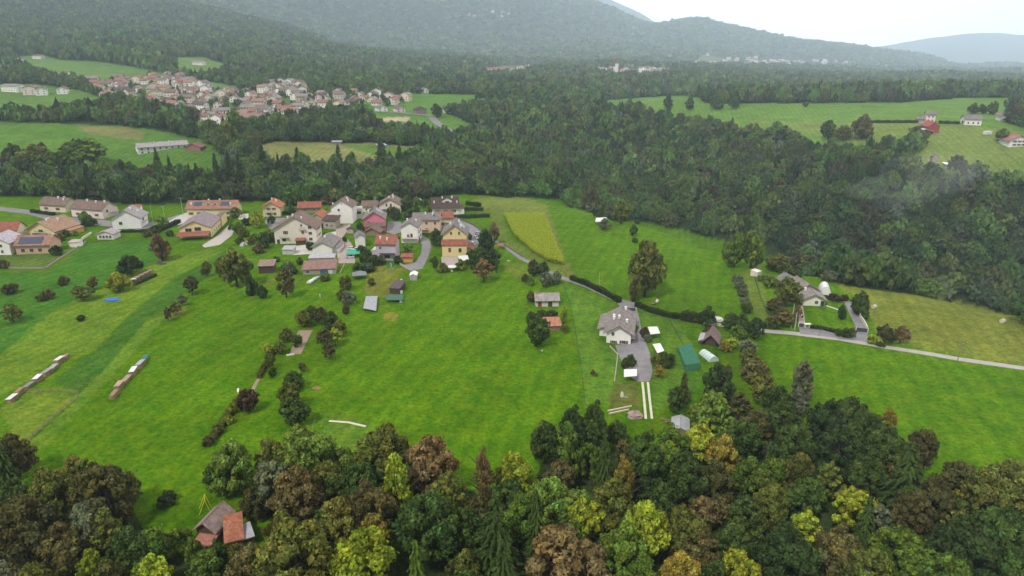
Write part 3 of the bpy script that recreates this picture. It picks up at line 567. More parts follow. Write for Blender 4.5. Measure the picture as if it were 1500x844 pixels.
# trees and shrubs standing free in the gardens and meadows: x, base y, width, height (photo pixels), colour, kind
GT = [(238,382,28,42,'P','round','reddish brown tree beside the long red roofed open shed'),(192,402,40,30,'N','shrub','wide dark shrub above the long tile stack'),(176,427,36,30,'Y','shrub','round yellow-green bush above the blue tarpaulin'),
 (15,430,24,16,'K','shrub','low dark bush near the left frame edge, below the white houses'),(95,418,17,15,'B','shrub','small reddish bush in the upper left meadow'),(72,438,17,17,'B','shrub','small brown bush left of the large open shrubs'),(60,441,14,12,'O','shrub','smallest olive bush beside the brown one in the left meadow'),
 (20,472,32,28,'O','open','loose olive shrub low at the left frame edge'),(122,440,34,24,'O','open','spreading olive shrub left of the yellow-green bush'),(138,424,18,20,'B','open','small brown tree behind the spreading shrub'),(119,470,13,10,'N','shrub','tiny round black-green bush alone in the mown strip'),
 (348,420,50,60,'O','round','large dark olive tree left of the brown barn'),(330,408,28,34,'O','round','slimmer olive tree close behind the large one by the barn'),(385,437,18,21,'N','shrub','round dark bush below the brown barn'),(369,432,22,28,'N','shrub','taller dark bush left of the round one below the barn'),
 (303,405,20,24,'O','open','small orchard tree on its own below the red shed'),(282,432,26,30,'K','open','thin bare-looking orchard tree in the left meadow'),(258,462,20,22,'O','open','small orchard tree in the yellow patch'),(247,470,13,22,'K','open','thin dark tree beside the orange heap'),(268,448,16,18,'S','open','grey-green little tree above the orange heap'),
 (420,436,32,44,'B','open','sparse brown tree right of the barn'),(378,334,24,26,'Y','round','rounded yellow tree left of the biggest white house'),(398,328,12,14,'D','shrub','dark bush in front of the orange roofed house'),(362,330,18,12,'D','shrub','dark garden bush left of the yellow tree'),(394,356,18,14,'D','shrub','low bush in the garden left of the big white house'),
 (368,358,14,12,'B','shrub','reddish garden bush near the big white house'),(376,352,18,12,'L','shrub','bright green bush in the kitchen garden'),(405,384,12,10,'D','shrub','dark bush beside the solar roofed shed'),(440,388,10,12,'D','shrub','single dark bush on the lawn left of the patched barn'),(425,402,18,20,'S','shrub','grey bush at the fence near the barn'),
 (476,412,14,12,'O','shrub','shrub growing in front of the patched low barn'),(508,424,20,22,'O','shrub','olive shrub below the grey gazebo, upper one'),(502,440,18,18,'O','shrub','olive shrub below the grey gazebo, left one'),(512,446,22,20,'S','shrub','grey shrub with pale blossom below the gazebo'),(507,460,12,14,'K','shrub','small brown shrub below the gazebo'),
 (527,400,26,16,'D','shrub','dark bushes behind the grey gazebo'),(537,386,22,22,'D','shrub','dark bush between the green tarpaulin and the lilac house'),(545,398,14,12,'D','shrub','dark small bush beside the lilac house'),(545,418,12,12,'B','shrub','brown bush beside the gazebo'),
 (446,478,26,26,'O','round','olive garden tree at the upper left of the soil bed'),(458,468,24,22,'D','round','dark garden tree above the soil bed'),(472,474,24,26,'K','round','dark brown garden tree behind the soil bed'),(486,482,26,28,'D','round','dark garden tree right of the soil bed'),(498,492,24,26,'O','round','olive tree at the right end of the garden clump'),
 (492,506,26,28,'Y','open','yellowing tree on the right side of the garden clump'),(476,510,28,32,'B','open','brownish tree beside the soil bed'),(484,526,22,24,'K','open','brown low tree below the garden clump'),(420,500,24,22,'O','round','olive tree left of the soil bed'),(436,508,20,20,'D','round','dark tree touching the left side of the soil bed'),
 (410,518,24,18,'O','open','olive shrub stepping down left of the bed'),(394,516,20,14,'Y','open','yellowish shrub at the upper end of the shrub line'),(396,540,18,26,'O','open','thin olive tree by the footpath'),(401,552,14,18,'D','shrub','dark narrow bush by the footpath'),(443,545,14,16,'B','open','small brown shrub below the soil bed'),
 (363,602,36,38,'R','round','round dark red-brown tree beside the footpath'),(432,570,32,28,'D','round','dark tree at the top of the double clump'),(424,598,36,44,'O','round','olive tree in the middle of the double clump'),(432,620,50,44,'D','round','widest dark tree at the foot of the double clump'),
 (342,604,18,18,'Y','shrub','yellow-green bush in the diagonal hedge line'),(335,620,18,14,'Y','shrub','second yellow-green bush in the diagonal hedge line'),(318,636,24,16,'O','shrub','olive bush low in the diagonal hedge line'),(306,652,22,16,'B','shrub','brownish bush at the end of the diagonal hedge line'),
 (712,378,26,46,'N','round','dark tree behind the parked white car'),(702,398,32,38,'D','round','dark green tree right of the yellow house'),(722,396,24,34,'D','round','dark tree beside the tiny terrace right of the yellow house'),(709,413,34,36,'P','open','brownish purple tree in front of the dark trees'),(727,400,5,24,'D','round','thin column of cypress beside the garden'),(688,352,8,12,'D','shrub','small bush beside the asphalt yard'),(724,358,18,34,'P','open','bare pinkish tree beside the lane'),
 (636,387,12,12,'D','shrub','small bush on the lawn left of the yellow house'),(638,394,9,12,'D','round','little tree on the lawn left of the yellow house'),(640,362,20,28,'D','round','dark tree between street and yellow house'),(592,309,24,20,'D','shrub','dark bush beside the pink-white house'),(580,322,18,20,'D','shrub','green bush before the pink-white house'),(528,340,12,16,'D','shrub','bush at the left wall of the bright pink house'),(505,355,10,9,'D','shrub','round bush on the street corner'),(611,300,14,12,'L','shrub','pale bush beside the garden conifer'),(634,304,14,12,'D','shrub','bush left of the dark roofed villa'),(450,306,14,14,'G','round','green tree behind the long red roof'),(503,292,18,18,'L','round','pale green tree behind the white gabled house'),
 (770,412,14,12,'K','shrub','dark low bush by the lane gate'),(782,404,22,26,'K','round','dark brownish tree at the end of the corn, left one'),(797,406,20,24,'D','round','dark tree at the end of the corn'),(778,418,12,14,'L','shrub','pale flowering bush below the corn'),(800,420,18,24,'S','round','greyish tree in the row below the corn'),(815,416,18,20,'S','round','greyish tree at the right end of the row below the corn'),(778,442,18,18,'K','shrub','dark round bush left of the grey roofed barn'),
 (787,507,40,48,'D','round','large round dark tree below the two barns'),(779,478,20,24,'D','round','dark tree between the two barns, left'),(793,470,22,18,'D','shrub','dark bush between the barns'),(808,470,24,18,'N','shrub','darkest bush between the barns'),(826,474,12,28,'Y','round','slim yellow-green tree at the right of the barns'),(829,487,12,14,'O','shrub','shrub at the right end of the red roofed shelter'),
 (944,434,60,86,'O','round','huge brownish olive tree alone in the meadow'),(926,442,13,34,'K','shrub','thin dark bush at the foot of the huge tree'),(948,424,10,20,'O','open','low branch sapling at the foot of the huge tree'),
 (868,312,20,18,'S','round','grey olive tree behind the white shelter'),(876,320,16,14,'D','shrub','dark shrub left of the white shelter'),(886,337,19,18,'S','round','grey olive tree in front of the white shelter'),(910,328,32,34,'O','round','broad olive tree right of the white shelter'),(897,322,14,14,'D','shrub','dark shrub right of the white shelter'),(928,345,15,17,'D','shrub','dark bush above the huge meadow tree'),(930,356,10,9,'D','shrub','small bush just above the huge meadow tree'),(933,328,8,8,'D','shrub','tiny bush at the meadow crest'),
 (1074,391,36,54,'G','round','left tree of the green pair at the meadow edge'),(1099,392,38,56,'G','round','right tree of the green pair at the meadow edge'),
 (1081,413,18,11,'S','shrub','topmost bush of the orchard row'),(1084,423,20,12,'S','shrub','second bush down in the orchard row'),(1087,434,18,13,'S','shrub','middle bush of the orchard row'),(1091,446,16,12,'S','shrub','fourth bush down in the orchard row'),(1094,458,20,17,'D','shrub','lowest and darkest bush of the orchard row'),
 (1138,398,42,28,'O','round','broad olive tree behind the beige hut'),(1160,410,26,22,'D','round','dark tree beside the dark carport'),(1118,412,18,13,'L','shrub','pale bush below the beige hut'),(1128,420,26,18,'G','shrub','green bushes below the beige hut'),(1150,448,46,44,'O','round','big olive tree left of the bungalow'),(1134,462,30,28,'B','open','brown shrub at the foot of the olive tree'),(1146,478,36,28,'B','open','brown open shrub by the lane'),(1168,470,14,24,'P','open','bare pink shrub beside the telegraph pole'),(1128,482,26,22,'O','open','olive shrub at the bend of the lane'),
 (1232,468,14,24,'N','round','small dark standard tree on the bungalow lawn'),(1258,462,28,38,'D','round','dark tree above the curved drive wall'),(1266,468,12,14,'D','shrub','low dark bush against the curved drive wall'),(1295,501,28,28,'K','round','dark brown round tree at the lane'),(1279,503,22,14,'Y','shrub','low yellow-green bush at the gate'),(1318,503,28,28,'P','open','thin pinkish tree at the lane'),(1290,508,14,8,'K','shrub','low bush under the dark round tree'),
 (1229,492,16,12,'D','shrub','left bush of the island bed by the gates'),(1240,494,18,16,'D','shrub','middle bush of the island bed by the gates'),(1248,494,14,16,'O','shrub','right bush of the island bed by the gates'),(1222,440,24,10,'R','shrub','reddish hedge bush beside the bungalow'),(1236,440,14,9,'R','shrub','second reddish hedge bush beside the bungalow'),(1214,412,26,18,'S','round','greyish tree behind the white tunnel'),(1190,404,26,20,'D','round','dark tree behind the bungalow'),(1178,396,28,24,'O','round','olive tree behind the dark carport'),
 (943,495,15,18,'R','shrub','dark red bush beside the driveway'),(949,500,13,12,'S','shrub','grey-green bush next to the red one'),(924,536,16,20,'D','shrub','dark bush on the lawn above the white canopy'),(914,540,12,18,'K','shrub','thin shrub beside the white canopy'),(960,534,20,18,'O','shrub','olive bush below the white table'),(978,537,26,22,'D','shrub','dark green bush below the white table'),(965,552,20,20,'A','open','golden brown bush right of the driveway'),
 (1007,468,14,16,'D','shrub','dark bush in the hedge row, first'),(1020,472,14,15,'D','shrub','dark bush in the hedge row, second'),(1036,478,24,32,'N','round','dark tree at the end of the hedge row'),(1036,492,18,18,'K','shrub','brown bush beside the garden house'),(1070,484,28,28,'D','round','dark tree right of the white heap'),(1086,478,22,20,'D','round','dark tree at the right end of the hedge'),(1104,496,34,34,'N','round','very dark tree at the lane bend'),(1079,500,26,28,'G','round','green tree between garden house and lane'),(1072,510,22,18,'Y','shrub','yellow-green bush right of the garden house'),(1062,514,20,16,'A','shrub','golden bush right of the garden house'),
 (1094,520,30,26,'S','round','grey-green tree in the orchard below the lane'),(1098,538,34,30,'O','round','olive tree in the orchard below the lane'),(1106,562,46,40,'B','round','brown tree at the meadow corner'),(1066,548,12,16,'B','shrub','brown shrub beside the plastic tunnel'),(1120,590,44,46,'O','round','large olive tree below the orchard'),
 (1050,598,50,72,'N','round','tall very dark tree below the plastic tunnel'),(991,604,30,42,'D','round','dark tree left of the collapsed shed'),(1000,586,22,44,'K','conifer','brownish conifer beside the dark tree'),(1170,598,34,78,'S','tall','tall pale grey-green tree at the meadow edge'),(1038,632,60,66,'L','round','light green tree right of the collapsed shed'),
 (246,738,34,20,'N','shrub','low dark juniper lying in the lower left meadow')]
# woods trees placed by their crown centre: x, y, crown width px, colour, kind
WT = [(18,660,60,'K','round'),(150,712,88,'K','round'),(75,715,80,'O','round'),(115,690,60,'O','open'),(30,775,110,'K','round'),(88,792,70,'B','round'),(128,760,70,'S','round'),(90,815,34,'Y','round'),(130,820,36,'Y','round'),(190,800,70,'D','round'),(150,770,60,'O','round'),
 (215,800,60,'G','round'),(222,835,60,'Y','round'),(255,790,60,'G','shrub'),(283,802,30,'G','round'),(318,806,34,'D','round'),(350,812,34,'O','round'),(372,812,40,'O','round'),(300,825,56,'G','round'),(338,675,70,'L','round'),(320,690,50,'D','round'),(372,728,50,'K','round'),(405,700,70,'S','round'),(438,715,80,'B','round'),(440,655,84,'L','round'),(395,660,50,'O','round'),(475,700,60,'O','round'),(492,720,50,'D','round'),
 (500,670,50,'L','round'),(560,655,90,'O','round'),(530,700,70,'D','round'),(582,702,44,'Y','tall'),(572,728,26,'Y','round'),(636,670,80,'P','round'),(610,690,50,'D','round'),(655,715,60,'O','open'),(708,690,32,'P','tall'),(540,735,85,'B','round'),(500,760,80,'O','round'),(625,760,95,'D','round'),(650,735,50,'G','round'),(430,800,120,'O','round'),(480,770,60,'D','round'),
 (530,812,105,'Y','round'),(545,775,60,'A','round'),(610,838,50,'G','conifer'),(680,770,60,'D','round'),(725,775,75,'D','conifer'),(755,690,66,'Y','round'),(742,725,60,'D','round'),(805,728,70,'L','round'),(840,740,64,'L','round'),(765,745,66,'G','round'),(785,760,44,'D','conifer'),(830,812,110,'P','round'),(735,835,60,'D','conifer'),
 (855,750,60,'Y','round'),(820,690,50,'B','round'),(840,625,44,'N','tall'),(834,650,40,'G','tall'),(872,618,44,'D','tall'),(866,668,50,'G','round'),(905,630,36,'D','round'),(915,660,34,'B','open'),(912,700,32,'A','tall'),(948,665,56,'D','tall'),(978,658,32,'Y','round'),(900,730,70,'O','round'),(940,700,50,'N','round'),(945,765,80,'Y','round'),(915,800,80,'G','round'),
 (985,640,50,'G','round'),(1005,690,60,'D','tall'),(1028,640,50,'Y','round'),(1060,660,54,'A','round'),(1050,700,60,'K','round'),(1085,640,60,'D','round'),(1030,745,50,'P','round'),(1000,770,80,'O','round'),(1020,800,70,'B','round'),(1058,745,40,'B','open'),(1075,790,60,'D','round'),(1085,830,60,'Y','round'),(1000,836,70,'A','round'),(1100,690,50,'G','round'),
 (1110,620,50,'K','round'),(1145,612,60,'D','round'),(1186,614,24,'Y','round'),(1160,650,70,'D','round'),(1215,610,60,'N','round'),(1245,605,60,'D','round'),(1230,650,70,'N','round'),(1275,625,50,'D','round'),(1302,612,26,'A','open'),(1130,690,50,'G','round'),(1130,735,60,'O','round'),(1180,720,60,'D','round'),(1185,775,60,'Y','open'),
 (1248,738,66,'Y','open'),(1300,650,60,'D','round'),(1330,690,70,'D','conifer'),(1350,650,50,'K','round'),(1270,690,60,'D','round'),(1285,755,44,'S','open'),(1316,750,36,'B','round'),(1340,740,60,'K','round'),(1320,800,90,'G','round'),(1370,720,60,'K','round'),(1400,700,70,'K','round'),(1440,720,80,'O','round'),(1480,700,70,'O','round'),(1470,780,90,'D','round'),(1410,790,90,'N','round'),(1230,800,80,'B','round'),(1150,800,90,'N','round'),
 (940,840,70,'G','round'),(680,830,60,'O','round'),(360,830,70,'B','round'),(1275,835,80,'O','round'),(1380,840,80,'G','round'),(1495,830,80,'D','round')]
PLACED = []
for px, py, wp, hp, c, kd, lab in GT:
    nn = 2600 if wp > 24 else 1100
    t = tree_px(px, py, wp, hp, c, kd, label=lab, group='free standing shrubs' if kd == 'shrub' else 'free standing trees', n=nn, leaf=.09 if nn == 2600 else .13)
for k_, (px, py) in enumerate([(340,337),(351,341),(357,347),(384,351),(393,344),(388,364),(380,371),(402,352),(352,357),(330,323),(346,319),(428,313),(523,307),(561,324),(573,319),(598,303),(621,304),(628,311),(622,320),(600,321),(597,369),(583,386),(560,386),(549,389),(531,373),(478,411),(430,400),(418,393),(238,332),(228,343),(216,347),(250,346),(132,331),(125,324),(90,353),(97,347),(110,346),(84,374),(5,393),(690,377),(684,389),(676,395),(648,399),(455,366),(470,334),(446,300),(480,300),(515,298),(548,298),(596,296)]):
    hp = 9+(k_*7) % 9; tree_px(px, py, hp*1.25, hp, 'DGODLNBD'[k_ % 8], 'shrub', label=f"small {CN['DGODLNBD'[k_ % 8]]} shrub in the gardens of the {'left hamlet' if px < 260 else ('hamlet, left half' if px < 500 else 'hamlet, right half')}", n=900, leaf=.14, group='small garden shrubs')
for px, py, wp, c, kd in WT:
    hgt = 14.0 if kd != 'tall' else 18
    if kd == 'shrub': hgt = 6
    if kd == 'conifer': hgt = 20
    x, y = cast(px, py, lift=hgt*.55); k = pxm(x, y, 8); w = wp/k
    if kd in ('round','open') : hgt = min(17, max(8, w*1.25))
    x, y = cast(px, py, lift=hgt*.62)
    PLACED.append((x, y, w/2)); tree(x, y, w*1.04, hgt, c, kd, group='conifers of the near wood' if kd == 'conifer' else 'trees of the near wood', n=9000 if w > 9 else 4500, leaf=.052 if w > 9 else .065)
# conifers that stick out of the belt behind the hamlet
for px, py, wp, hp, c, lab in [(293,290,20,50,'N','dark spruce behind the left end of the hamlet'),(322,288,22,62,'N','tall dark spruce behind the long yellow house, left one'),(341,287,24,66,'N','tall dark spruce behind the long yellow house, middle one'),(356,286,22,60,'N','tall dark spruce behind the long yellow house, right one'),(388,262,24,48,'N','dark spruce before the brownish far meadow'),(437,246,18,30,'N','small dark spruce at the brownish far meadow'),(497,244,16,32,'N','dark spruce standing right of the grey field hut'),(560,246,26,44,'D','dark fir in front of the blue roofed hut'),(232,250,16,32,'D','dark fir below the long white building'),(611,317.5,15,23,'D','neat dark garden conifer left of the dark roofed villa'),(740,288,26,56,'N','dark spruce behind the mown meadow corner'),(1445,705,20,30,'D','low conifer at the right wood edge'),(510,286,24,50,'N','dark spruce above the tall white house'),(1395,290,22,36,'N','dark pointed conifer on the gorge slope')]:
    tree_px(px, py, wp, hp, c, 'conifer', label=lab, n=2600, leaf=.08, group='free standing conifers')
# fill the rest of the near wood
cand = []
xs = np.arange(-175, 190, 7.6); ys = np.arange(84, 215, 7.6)
for X0 in xs:
    for Y0 in ys:
        x = X0 + rnd.uniform(-3,3); y = Y0 + rnd.uniform(-3,3)
        if abs(x/y) > 1.12 or not inpoly(x, y, FG): continue
        px, py = project(x, y, z1(x,y)+9)
        if not (-110 < px < 1640 and 560 < py < 880): continue
        if 280 < px < 400 and 735 < py < 815: continue
        if any((x-a)**2+(y-b_)**2 < (c*.62+2.4)**2 for a, b_, c in PLACED): continue
        cand.append((x, y))
rnd.shuffle(cand); nfill = 0
for x, y in cand:
    if nfill >= 150: break
    if any((x-a)**2+(y-b_)**2 < (c*.62+2.6)**2 for a, b_, c in PLACED): continue
    w = rnd.uniform(6.5, 10.5); c = rnd.choices('DGONBKS', [30,16,20,12,8,12,5])[0]
    kd = rnd.choices(['round','tall','conifer','open'], [70,10,8,12])[0]
    tree(x, y, w if kd != 'conifer' else 6.5, rnd.uniform(8.5,13) if kd != 'conifer' else rnd.uniform(13,17), c if kd != 'conifer' else 'D', kd, n=4500, leaf=.065, group='conifers of the near wood' if kd == 'conifer' else 'trees of the near wood')
    PLACED.append((x, y, w/2)); nfill += 1
print('fill', nfill, 'cand', len(cand))

# ------------------------------------------------------------------ mid and far woods
def in_open(x, y):
    m = inpoly(x, y, NEARPOLY)
    for P, c in FW: m |= inpoly(x, y, P)
    m |= inpoly(x, y, TOWNW)
    for P in CLW: m &= ~inpoly(x, y, P)
    return m
PAL = np.array([CC['G'], CC['D'], CC['O'], CC['D'], CC['G'], CC['O'], CC['K'], CC['G'], CC['N'], CC['L'], CC['O'], CC['G'], CC['D'], CC['G'], (.078,.064,.024), (.125,.16,.025), CC['D'], CC['S'], CC['O']])*np.array([.96,1.08,1.1]) + np.array([.014,.024,.020])  # added grey-green lift paints distance haze into the wood colours
def jgrid(y0, y1, sp, smax=.86, seed=1):
    g = np.random.default_rng(seed); P = []
    Y = y0
    while Y < y1:
        X = np.arange(-smax*Y-30, smax*Y+30, sp); P.append(np.stack([X, np.full(len(X), Y)], 1)); Y += sp
    P = np.concatenate(P); P += g.uniform(-sp*.42, sp*.42, P.shape); return P, g
def visible(x, y, top):   # drop trees hidden behind nearer ground (tops below the sight line)
    ok = np.ones(len(x), bool); e = (zf(x, y)+top-H)/y
    for fr in np.linspace(.35, .98, 40):
        ok &= (zf(x*fr, y*fr)-H)/(y*fr) < e + .002
    return ok
def mass(name, P, g, wr, hr, nl, leafsz, label=None, conif=.08, flat=False):
    x, y = P[:,0], P[:,1]; n = len(x); z = zf(x, y); w = g.uniform(*wr, n)/2; h = g.uniform(*hr, n)
    ci = g.integers(0, len(PAL), n); base = PAL[ci]*g.uniform(.68,1.3,(n,1))*g.uniform(.92,1.08,(n,3))
    con = g.random(n) < conif; base[con] = np.array(CC['N'])*1.05
    # templates
    T = []
    for s in range(8):
        if nl >= 60:
            c, r, gg = crown_lobes(100+s, 'round' if s % 2 else 'tall'); c[:,2] /= c[:,2].max()+.2; r = r*np.array([[1,1,.5]])
        else:
            gg = np.random.default_rng(300+s); c = gg.normal(size=(7,3))*np.array([.38,.38,.2])+np.array([0,0,.6]); r = np.full((7,3), .42)*np.array([[1,1,.75]])
        q, li, d = leaves(c, r, nl, leafsz, rng_=gg, up=.5); q[...,2] = np.clip(q[...,2], 0, None)
        lt = gg.uniform(.82,1.2,len(c)); T.append((q, (lt[li]*gg.uniform(.75,1.25,nl))))
    V = np.empty((n, nl, 4, 3), np.float32); TT = np.empty((n, nl, 3), np.float32)
    ti = g.integers(0, 8, n); rot = g.uniform(0, 6.28, n)
    for s in range(8):
        m = ti == s
        if not m.any(): continue
        q, lt = T[s]; c_, s_ = np.cos(rot[m]), np.sin(rot[m])
        X = q[None,...,0]*c_[:,None,None]-q[None,...,1]*s_[:,None,None]; Y = q[None,...,0]*s_[:,None,None]+q[None,...,1]*c_[:,None,None]; Z = np.broadcast_to(q[None,...,2], X.shape)
        cw = np.where(con[m], .55, 1.)[:,None,None]; tap = np.where(con[m][:,None,None], np.clip(1.35-Z*1.1, .05, 2), 1.)
        V[m,...,0] = X*w[m][:,None,None]*cw*tap + x[m][:,None,None]; V[m,...,1] = Y*w[m][:,None,None]*cw*tap + y[m][:,None,None]
        V[m,...,2] = Z*(h[m]*np.where(con[m], 1.2, 1))[:,None,None] + z[m][:,None,None]
        TT[m] = base[m][:,None,:]*lt[None,:,None]
    me = quadmesh(name, V.reshape(-1,3), np.repeat(TT.reshape(-1,3), 4, axis=0), [LEAFS])
    o = link(name, me); o['kind'] = 'stuff'; return o
# band 1: 240..620 m
P, g = jgrid(235, 620, 9.0, seed=11); m = ~in_open(P[:,0], P[:,1]); P = P[m]; P = P[visible(P[:,0], P[:,1], 15)]
px, py = project(P[:,0], P[:,1], zf(P[:,0], P[:,1])+10); P = P[(px > -60) & (px < 1560)]
print('band1', len(P)); mass('woodland', P, g, (11,20), (9,17), 480, .105)
P, g = jgrid(620, 1150, 10.5, seed=12); m = ~in_open(P[:,0], P[:,1]); P = P[m]; P = P[visible(P[:,0], P[:,1], 15)]
print('band2', len(P)); mass('valley_woodland', P, g, (10,18), (9,15), 150, .19)
P, g = jgrid(1150, 2900, 13.5, seed=13); m = ~in_open(P[:,0], P[:,1]); P = P[m]; P = P[visible(P[:,0], P[:,1], 12)]
print('band3', len(P)); mass('hillside_woodland', P, g, (13,20), (10,17), 26, .45, conif=.1)
P, g = jgrid(2900, 5600, 34, seed=14); P = P[visible(P[:,0], P[:,1], 12)]; P = P[~in_open(P[:,0], P[:,1])]; m = ~((fbm(P[:,0]/260, P[:,1]/420, 4, 66) > .10) & (P[:,1] < 4300) & (P[:,0]/P[:,1] > .08)); P = P[m]
print('band4', len(P)); mass('mountain_woodland', P, g, (32,46), (12,22), 12, .6, conif=0)
# corn
cw = wpoly([(738,317),(797,317),(827,390),(800,384),(776,368),(752,346)], 8)
u_, v_ = np.meshgrid(np.arange(-80, 80, 1.15), np.arange(-80, 80, .33)); u_ = u_.ravel()+rg.uniform(-.12,.12,u_.size); v_ = v_.ravel()+rg.uniform(-.1,.1,v_.size)
ca_, sa_ = math.cos(.35), math.sin(.35); mx_ = sum(p[0] for p in cw)/len(cw); my_ = sum(p[1] for p in cw)/len(cw); gx = mx_+u_*ca_-v_*sa_; gy = my_+u_*sa_+v_*ca_; k = inpoly(gx, gy, cw) & (fbm(gx/5, gy/5, 2, 5) > -.3); gx, gy = gx[k], gy[k]
nl = 12; n_ = len(gx); th = rg.uniform(0, 6.28, (n_, nl)); zz = rg.uniform(.3, 2.6, (n_, nl)); L = rg.uniform(.3,.6,(n_, nl)); zg = zf(gx, gy)[:,None]
cx_, sx_ = np.cos(th), np.sin(th); X0 = gx[:,None]; Y0 = gy[:,None]; w_ = .08
q = np.stack([np.stack([X0-sx_*w_, Y0+cx_*w_, zg+zz],-1), np.stack([X0+sx_*w_, Y0-cx_*w_, zg+zz],-1), np.stack([X0+cx_*L+sx_*w_, Y0+sx_*L-cx_*w_, zg+zz+.25],-1), np.stack([X0+cx_*L-sx_*w_, Y0+sx_*L+cx_*w_, zg+zz+.30],-1)], 2)
tn = (.6+.5*zz/2.6)[...,None]*np.array([.36,.46,.025])*rg.uniform(.7,1.3,(n_,nl,1)); tas = rg.random((n_,1,1)) < .16; tn = np.where(tas, np.array([.52,.47,.06]), tn)
o = link('maize_crop', quadmesh('maize', q.reshape(-1,3), np.repeat(tn.reshape(-1,3), 4, axis=0), [LEAFS])); o['kind'] = 'stuff'
#PART3
# ------------------------------------------------------------------ houses
CREAM = (.68,.60,.46); WHT = (.80,.78,.74); YEL = (.70,.58,.30); PEACH = (.66,.46,.36); LILAC = (.50,.45,.52); PINK = (.66,.20,.28); PWHT = (.74,.62,.58)
RB = (.190,.130,.108); RG = (.205,.182,.175); RO = (.40,.150,.075); RR = (.29,.105,.072); RD = (.085,.055,.050); RT = (.30,.19,.12)
def plaster(c): return mat('plaster', c, .85, .07, .4)
WMESH = {}
def wm(kind, w, h, m):
    key = (kind, round(w,2), round(h,2), m.name)
    if key not in WMESH:
        mb = MB()
        if kind == 'frame': mb.box(-w/2-.1, w/2+.1, -.05, .03, -.1, h+.1).box(-w/2-.16, w/2+.16, -.14, .03, -.2, -.103)
        elif kind == 'pane': mb.box(-w/2, -.03, -.075, -.052, 0, h).box(.03, w/2, -.075, -.052, 0, h)
        elif kind == 'shutter': 
            mb.box(-w*.26, w*.26, -.10, -.055, -.02, h+.02)
            for k in range(4): mb.box(-w*.2, w*.2, -.125, -.101, h*(.1+.22*k), h*(.22+.22*k))
        elif kind == 'door': mb.box(-w/2, w/2, -.07, .02, 0, h).box(-w/2-.1, -w/2-.002, -.09, .02, 0, h+.1).box(w/2+.002, w/2+.1, -.09, .02, 0, h+.1)
        WMESH[key] = mb.mesh(kind, m)
    return WMESH[key]
FRAMEM = mat('window_frame', (.62,.58,.52), .6, .05, 1); SHUT = mat('brown_shutter', (.13,.075,.045), .7, .15, 3); SHG = mat('green_shutter', (.05,.10,.06), .7, .15, 3); DOORM = mat('wooden_door', (.17,.09,.05), .7, .2, 3)
